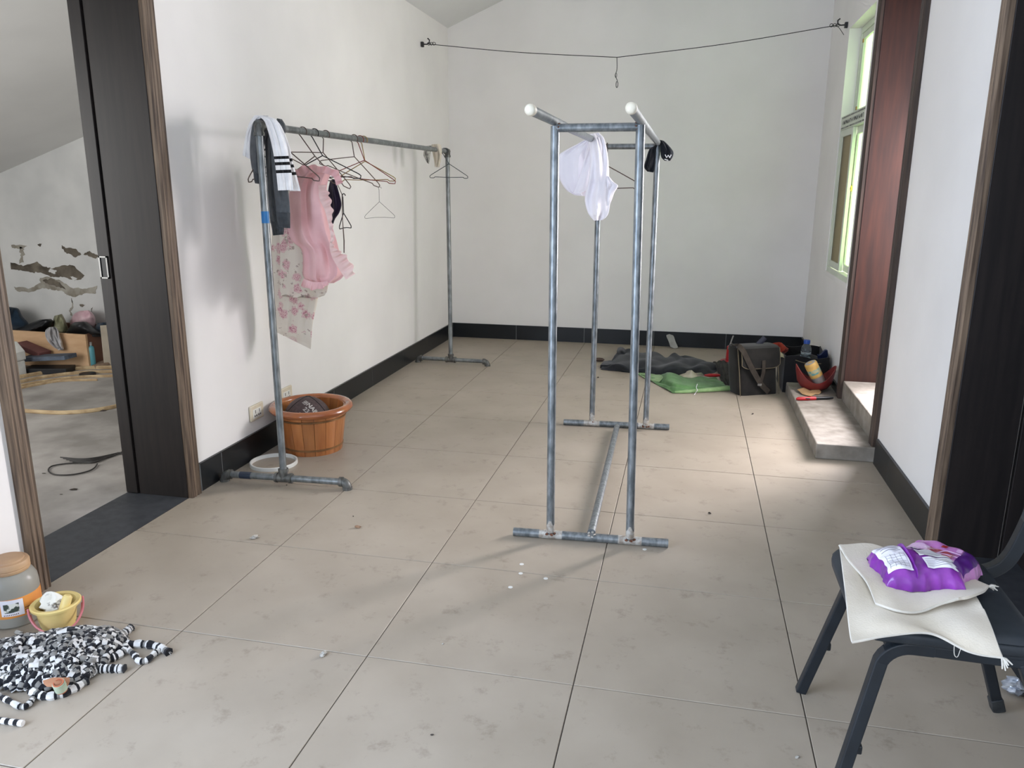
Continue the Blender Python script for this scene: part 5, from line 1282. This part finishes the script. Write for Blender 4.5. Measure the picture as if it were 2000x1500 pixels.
# striped rag mat
M_rb = cloth('rag_black', (28, 29, 34), (20, 21, 25), scale=40); M_rw = cloth('rag_white', (216, 214, 210), (190, 188, 184), scale=40); M_rg = cloth('rag_grey', (138, 136, 130), (112, 110, 106), scale=40)
mat_o = thing('rag_mat', 'heap of black and white striped rag strips knotted into a mat', 'rag mat', P(110, 1300, z=0))
out = [(-60, 1300), (-20, 1272), (20, 1263), (70, 1256), (130, 1246), (190, 1238), (232, 1240), (246, 1254), (236, 1276), (205, 1302), (180, 1322), (150, 1340), (110, 1352), (60, 1352), (10, 1352), (-50, 1340)]
fo = np.array([P(u, v, z=0)[:2] for u, v in out]); cm = fo.mean(0)
def mound(tf, rr):
    """point on the mound: tf in [0,1) around, rr 0..1 from centre to edge"""
    k = tf*len(fo); i = int(k) % len(fo); s_ = k-int(k); e_ = fo[i]*(1-s_)+fo[(i+1) % len(fo)]*s_
    p2 = cm+(e_-cm)*rr; hgt = .044*(1-rr**3)+.010*math.sin(p2[0]*40)*math.sin(p2[1]*33)*(1-rr)
    return np.array([p2[0], p2[1], max(hgt, 0)+.004])
q = MB(); V = [mound(j/48, rr) for rr in np.linspace(.02, .97, 12) for j in range(48)]
q.add(V, [(i*48+j, i*48+(j+1) % 48, (i+1)*48+(j+1) % 48, (i+1)*48+j) for i in range(11) for j in range(48)]+[tuple(range(48))]); build('underlayer', q, M_rb, mat_o)
q = MB(); rs = np.random.RandomState(12)
for k in range(430):
    rr = math.sqrt(rs.uniform(.0, 1.0)); tf = rs.uniform(0, 1)
    dr, dt = rs.normal(0, .10), rs.normal(0, .018)/max(rr, .35)
    pts = []; n_ = 7
    for i in range(n_):
        s_ = i/(n_-1)-.5; p_ = mound((tf+dt*2*s_) % 1, min(max(rr+dr*s_*2, 0), 1.0)); p_[2] += .004+.007*math.cos(PI*s_)+rs.normal(0, .0012); pts.append(p_)
    c0 = rs.randint(0, 3); ms_ = [((0, 1, 0, 2)[(i//1+c0) % 4] if rs.rand() > .25 else rs.randint(0, 3)) for i in range(n_)]
    q.tube(pts, rs.uniform(.0075, .0120), 7, m=ms_)
o_ = build('braided_strips', q, [M_rb, M_rw, M_rg], mat_o, angle=85); o_['kind'] = 'stuff'
def loose(px, r_, nm='loose_strip', par=mat_o, hz=.009):
    A = catmull([P(u, v, z=hz) for u, v in px], 26); q = MB(); q.tube(A, [r_*(1+.15*math.sin(i*1.3)) for i in range(26)], 7, m=[(0, 1, 0, 2, 1)[i % 5] if i % 2 else (0, 1)[(i//2) % 2] for i in range(26)]); return build(nm, q, [M_rb, M_rw, M_rg], par)
loose([(225, 1252), (250, 1258), (280, 1258), (305, 1262), (330, 1274)], .012); loose([(240, 1262), (262, 1278), (270, 1290), (286, 1290), (302, 1276), (318, 1268)], .009); loose([(205, 1290), (226, 1282), (246, 1268), (236, 1258)], .012); loose([(185, 1308), (212, 1306), (244, 1306)], .012)
loose([(222, 1245), (240, 1238), (256, 1226)], .012); loose([(-10, 1356), (12, 1366), (40, 1380), (55, 1376), (66, 1362)], .008); loose([(60, 1350), (90, 1360), (130, 1352), (170, 1330)], .011)
fr = MB(); rs = np.random.RandomState(4)
for (u, v) in ((256, 1226), (246, 1240), (330, 1274)):
    for k in range(6): fr.tube([P(u, v, z=.01), P(u+rs.uniform(0, 8), v+rs.uniform(-3, 6), z=.006)], .0012, 4)
build('frayed_ends', fr, M_rg, mat_o)['kind'] = 'stuff'
A = catmull([P(0, 1407, z=.008), P(15, 1409, z=.008), P(30, 1411, z=.008), P(45, 1413, z=.008)], 12); q = MB(); q.tube([P(-20, 1405, z=.008)]+list(A), .008, 8, m=[(0, 1)[(i//2) % 2] for i in range(13)])
tag(build('rag_strip', q, [M_rb, M_rw, M_rg]), 'single short striped rag strip lying apart in front of the mat', 'rag strip')
M_tan = mat('tan_card', (176, 128, 96), (156, 108, 80), rough=.8); 
q = MB(); q.sheet(np.array([[P(u, v, z=z_) for u, v, z_ in r] for r in ([(84, 1330, .052), (105, 1324, .056), (136, 1324, .045)], [(86, 1336, .048), (108, 1334, .050), (136, 1332, .040)], [(92, 1341, .042), (110, 1342, .040), (132, 1340, .032)])]), .004)
tag(build('card_scrap', q, M_tan), 'tan card scrap tucked into the striped rag mat', 'card')
t = thing('paper_roll', 'tiny pale green paper roll lying against the striped rag mat', 'roll', P(118, 1345, z=.02))
a_, c_ = P(114, 1334, z=.050), P(120, 1346, z=.026); ax = (c_-a_)/np.linalg.norm(c_-a_); Mx = np.array(Vector(ax).to_track_quat('Z', 'Y').to_matrix()); Lr = np.linalg.norm(c_-a_)
q = MB(); q.lathe([(.011, 0), (.0155, 0), (.0155, Lr), (.011, Lr)], 20, a_, Mx); build('roll', q, mat('pale_green_paper', (176, 188, 164), (150, 164, 140), rough=.7, scale=40), t)
q = MB(); q.lathe([(.0105, -.002), (.0135, -.002), (.0135, Lr+.005), (.0105, Lr+.005), (.0105, -.002)], 20, a_, Mx); build('core', q, mat('terracotta_core', (186, 110, 78), rough=.8), t)
q = MB(); q.sheet(heap([[(117, 1238, .004), (128, 1234, .006), (139, 1231, .006)], [(119, 1242, .006), (130, 1239, .01), (140, 1236, .008)]], 6, 8, .002, 3), .004); tag(build('paper_scrap', q, M_pap), 'pale paper scrap between the yellow bucket and the striped mat', 'paper')

# ------------------------------------------------------------------ store room clutter
BY = 2.98                                             # front face of the plywood box
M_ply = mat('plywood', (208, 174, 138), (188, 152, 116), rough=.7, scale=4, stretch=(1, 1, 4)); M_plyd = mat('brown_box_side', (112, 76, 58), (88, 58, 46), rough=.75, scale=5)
M_plast = mat('black_bag_plastic', (30, 31, 34), (22, 23, 26), rough=.45, scale=10); M_nblue = cloth('navy_cloth', (40, 56, 72), (30, 44, 58), scale=8)
x0, x1 = P(5, 690, y=BY)[0], P(171, 690, y=BY)[0]; zt_ = P(90, 651, y=BY)[2]; zt2 = P(170, 654, y=BY)[2]
bxo = thing('plywood_box', 'open plywood box full of bags against the peeling wall', 'box', ((x0+x1)/2, BY+.2, 0))
q = MB(); q.prism([(x0, .0), (x1, .0), (x1, zt2), (x0, zt_+.01)], BY, BY+.018, 'y'); build('front_board', q, M_ply, bxo, smooth=False)
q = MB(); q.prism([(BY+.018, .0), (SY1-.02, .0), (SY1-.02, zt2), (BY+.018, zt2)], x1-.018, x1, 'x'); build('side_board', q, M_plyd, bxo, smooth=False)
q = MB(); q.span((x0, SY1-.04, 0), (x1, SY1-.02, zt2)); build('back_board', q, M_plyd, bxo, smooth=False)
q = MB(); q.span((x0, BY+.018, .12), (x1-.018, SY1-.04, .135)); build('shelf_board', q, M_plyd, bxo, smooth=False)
xr2 = P(208, 690, y=BY+.1)[0]
def lump(u0, v0, u1, v1, y, dep, m_, name, label, cat, seed, poly=None, group=None):
    """soft bag resting in the box: outline pixels on its plane, real depth"""
    q = MB(); rows = poly
    hang(q, rows, y, dep, .9, .016, seed, nr=26, nc=40)
    return tag(build(name, q, m_), label, cat, group)
lump(0, 0, 0, 0, 3.22, .13, M_nblue, 'navy_bundle', 'navy blue cloth bundle at the left of the plywood box', 'bundle', 1, [(10, 598, 24, 600), (6, 606, 36, 603), (2, 620, 44, 618), (0, 634, 56, 632), (-2, 652, 62, 652)])
lump(0, 0, 0, 0, 3.14, .12, M_plast, 'black_bag', 'long low black bag beside the navy bundle', 'bag', 2, [(78, 624, 100, 623), (62, 630, 104, 628), (44, 638, 100, 638), (24, 646, 92, 646), (20, 656, 96, 656)])
lump(0, 0, 0, 0, 3.20, .09, mat('sage_plastic', (150, 150, 122), (112, 112, 88), rough=.5, scale=14, bump=.5, bscale=14, bdist=.02), 'sage_bag', 'small sage green crinkled bag between two black bags', 'bag', 3, [(106, 617, 121, 613), (104, 624, 126, 622), (103, 634, 130, 632), (100, 646, 134, 644), (104, 656, 130, 656)])
lump(0, 0, 0, 0, 3.29, .10, mat('pink_plastic_bag', (216, 190, 194), (190, 152, 162), rough=.35, scale=9, bump=.5, bscale=9, bdist=.03), 'pink_bag', 'puffed pale pink plastic bag against the peeling wall', 'bag', 4, [(156, 607, 174, 606), (146, 612, 181, 612), (139, 622, 186, 622), (136, 632, 186, 634), (138, 642, 184, 644)])
lump(0, 0, 0, 0, 3.12, .12, M_plast, 'black_bag', 'rounded black bag in front of the pale pink bag', 'bag', 5, [(146, 629, 168, 628), (138, 635, 176, 634), (134, 642, 186, 642), (128, 649, 200, 650), (132, 657, 202, 658)])
lump(0, 0, 0, 0, 3.20, .10, M_nblue, 'navy_bundle', 'dark navy bundle at the door jamb end of the box', 'bundle', 6, [(190, 631, 208, 629), (186, 638, 212, 637), (184, 648, 214, 648), (186, 656, 214, 656)])
t = thing('carrier_bag', 'crumpled white translucent carrier bag hanging over the plywood box', 'bag', P(108, 690, y=BY-.03))
M_carr = mat('translucent_white_plastic', (222, 222, 224), (190, 188, 190), rough=.3, scale=9, trans=.25, bump=.8, bscale=16, bdist=.02)
q = MB(); hang(q, [(96, 639, 108, 638), (89, 645, 114, 645), (88, 654, 117, 655), (92, 665, 121, 666), (98, 672, 123, 675), (106, 679, 125, 681), (116, 684, 124, 684)], BY-.035, .030, 3, .016, 9, nr=30, nc=40); build('body', q, M_carr, t)
q = MB(); q.tube(catmull([P(122, 683, y=BY-.03), P(120, 681, y=BY-.05), P(114, 683, y=BY-.05)], 8), .006, 6); build('knot', q, M_carr, t)
# leaning boards right of the box
M_old = mat('weathered_board', (150, 128, 108), (112, 94, 80), rough=.85, scale=5, stretch=(1, 4, 4)); M_pbrd = mat('pale_board', (196, 188, 172), (170, 160, 144), rough=.8, scale=5)
def beam(p0, p1, wdt, th_, name, label, m_, group=None, cat='board'):
    p0, p1 = np.array(p0), np.array(p1); L2 = np.linalg.norm(p1-p0); ax = (p1-p0)/L2; Mx = np.array(Vector(ax).to_track_quat('X', 'Z').to_matrix())
    q = MB(); q.box((p0+p1)/2, (L2, wdt, th_), M=Mx); return tag(build(name, q, m_, smooth=False, bevel=.003), label, cat, group)
beam(P(211, 716, z=.0)+[0, .0, 0.0], P(203, 636, y=3.02), .05, .02, 'pale_board', 'pale thin board standing on end at the door jamb', M_pbrd)
beam(P(180, 716, z=.015), P(216, 706, z=.03), .09, .025, 'weathered_board', 'broken weathered board lying by the turquoise bottle', M_old)
# turquoise bottle
t0 = np.array([P(180, 700, y=3.02)[0], 3.02, 0]); t = thing('spray_bottle', 'turquoise bottle standing at the corner of the plywood box', 'bottle', t0)
tz = P(176, 677, y=t0[1])[2]
q = MB(); q.lathe([(.0005, 0), (.020, 0), (.022, .006), (.022, tz*.94), (.018, tz), (.009, tz+.006), (.009, tz+.012)], 24, t0); build('body', q, mat('turquoise_plastic', (92, 156, 166), (74, 136, 148), rough=.35), t)
q = MB(); q.tube([t0+[0, 0, tz+.01], t0+[0, 0, tz+.022]], .010, 10); q.box(t0+np.array([-.008, 0, tz+.028]), (.032, .014, .013)); build('spray_head', q, mat('grey_cap_plastic', (170, 170, 168), rough=.4), t)
q = MB(); q.lathe([(.0005, 0), (.052, 0), (.054, .004), (.054, .018), (.048, .020), (.0005, .020)], 24, np.array([P(168, 708, y=2.80)[0], 2.80, 0])); tag(build('black_tin', q, M_plast), 'flat black tin beside the foot of the turquoise bottle', 'tin')
# white container at the left
wc = np.array([P(22, 722, y=2.56)[0], 2.56, 0]); t = thing('foam_box', 'white foam box with lid on the store room floor', 'box', wc)
wx_a, wx_b = P(-30, 722, y=wc[1])[0], P(49, 700, y=wc[1]+.14)[0]; wz = P(40, 692, y=wc[1])[2]; M_foam = mat('white_foam', (226, 226, 222), (212, 212, 208), rough=.8, scale=20)
q = MB(); q.span((wx_a, wc[1], 0), (wx_b, wc[1]+.14, wz*.62)); build('body', q, M_foam, t, smooth=False, bevel=.01)
q = MB(); q.prism([(wx_a-.006, wz*.62), (wx_b+.006, wz*.62), (wx_b+.006, wz*.95), (wx_b-.05, wz*1.30), (wx_a+.05, wz*1.30), (wx_a-.006, wz*.95)], wc[1]-.006, wc[1]+.146, 'y'); build('lid', q, M_foam, t, smooth=False, bevel=.008)
# planks and strips in front of the box
M_bpl = mat('blue_grey_painted_board', (96, 108, 124), (66, 70, 80), rough=.8, scale=8, stretch=(1, 3, 3)); M_mar = mat('maroon_board', (122, 78, 76), (98, 60, 60), rough=.75, scale=6)
beam(P(48, 700, y=2.84), P(138, 696, y=2.84), .12, .03, 'painted_board', 'flaking blue-grey board lying before the plywood box', M_bpl)
beam(P(50, 706, y=2.78)*[1, 1, 0]+[0, 0, .022], P(136, 700, y=2.86)*[1, 1, 0]+[0, 0, .022], .14, .04, 'dark_board', 'dark board lying under the flaking blue-grey board', M_plast)
beam(P(40, 672, y=2.93), P(88, 692, y=2.90), .10, .04, 'maroon_board', 'maroon board leaning down across the box front', M_mar)
beam(P(52, 724, z=.012), P(136, 716, z=.012), .05, .02, 'weathered_board', 'long thin weathered board on the floor before the dark board', M_old)
M_bam = mat('split_bamboo', (190, 168, 132), (150, 126, 94), rough=.7, scale=8, stretch=(1, 4, 4))
for i, (pts, r_) in enumerate((([(30, 738), (100, 726), (170, 719), (230, 718)], .016), ([(30, 748), (90, 736), (160, 728), (232, 726)], .014), ([(28, 756), (80, 746), (150, 737), (232, 734)], .012), ([(30, 760), (70, 752), (120, 744), (190, 742)], .010))):
    q = MB(); q.tube(catmull([P(u, v, z=r_*.6) for u, v in pts], 24), r_, 8, squash=.6)
    tag(build('bamboo_strip', q, M_bam), ('thick bamboo strip of the bundle lying closest to the plywood box', 'second bamboo strip of the bundle counted from the plywood box', 'third bamboo strip of the bundle counted from the plywood box', 'thinnest bamboo strip of the bundle, farthest from the plywood box')[i], 'bamboo strip', 'bundle of bamboo strips')
q = MB(); q.tube(catmull([P(u, v, z=.011) for u, v in ((34, 801), (70, 804), (120, 806), (170, 803), (210, 797), (240, 790))], 28), .013, 8, squash=.7)
tag(build('bamboo_strip', q, M_bam), 'lone curved bamboo strip across the middle of the concrete floor', 'bamboo strip')
# loose black wire loop
M_bw = mat('black_cable', (52, 50, 48), rough=.6)
lp = [(190, 906), (184, 914), (170, 921), (140, 927), (108, 927), (95, 920), (100, 911), (124, 906), (160, 903), (185, 902), (200, 896), (222, 890), (244, 880)]
q = MB(); q.tube(catmull([P(u, v, z=.006) for u, v in lp], 60), .0035, 6)
for k in range(5): q.tube(catmull([P(118+6*k, 893+2.4*k, z=.006+.002*k), P(160+2*k, 896+2*k, z=.007), P(190, 893+2*k, z=.008), P(215+4*k, 888-k, z=.006), P(244, 882+2*k, z=.005)], 20), .003, 5)
tag(build('wire_loop', q, M_bw), 'tangled loop of black wire on the concrete floor', 'wire')
for i, (u, v, r_) in enumerate(((144, 957, .016), (86, 925, .008), (120, 966, .006), (200, 803, .02))):
    crumple(P(u, v, z=0), r_, r_*.4, r_*.4, 90+i, M_drk, 'dirt_crumb', ('dark elongated dirt scrap on the concrete near the threshold', 'small dark dirt crumb left of the black wire loop', 'tiny dark dirt crumb close to the dark threshold', 'dark dirt scrap beside the lone bamboo strip')[i], 'crumb', rz=.3)
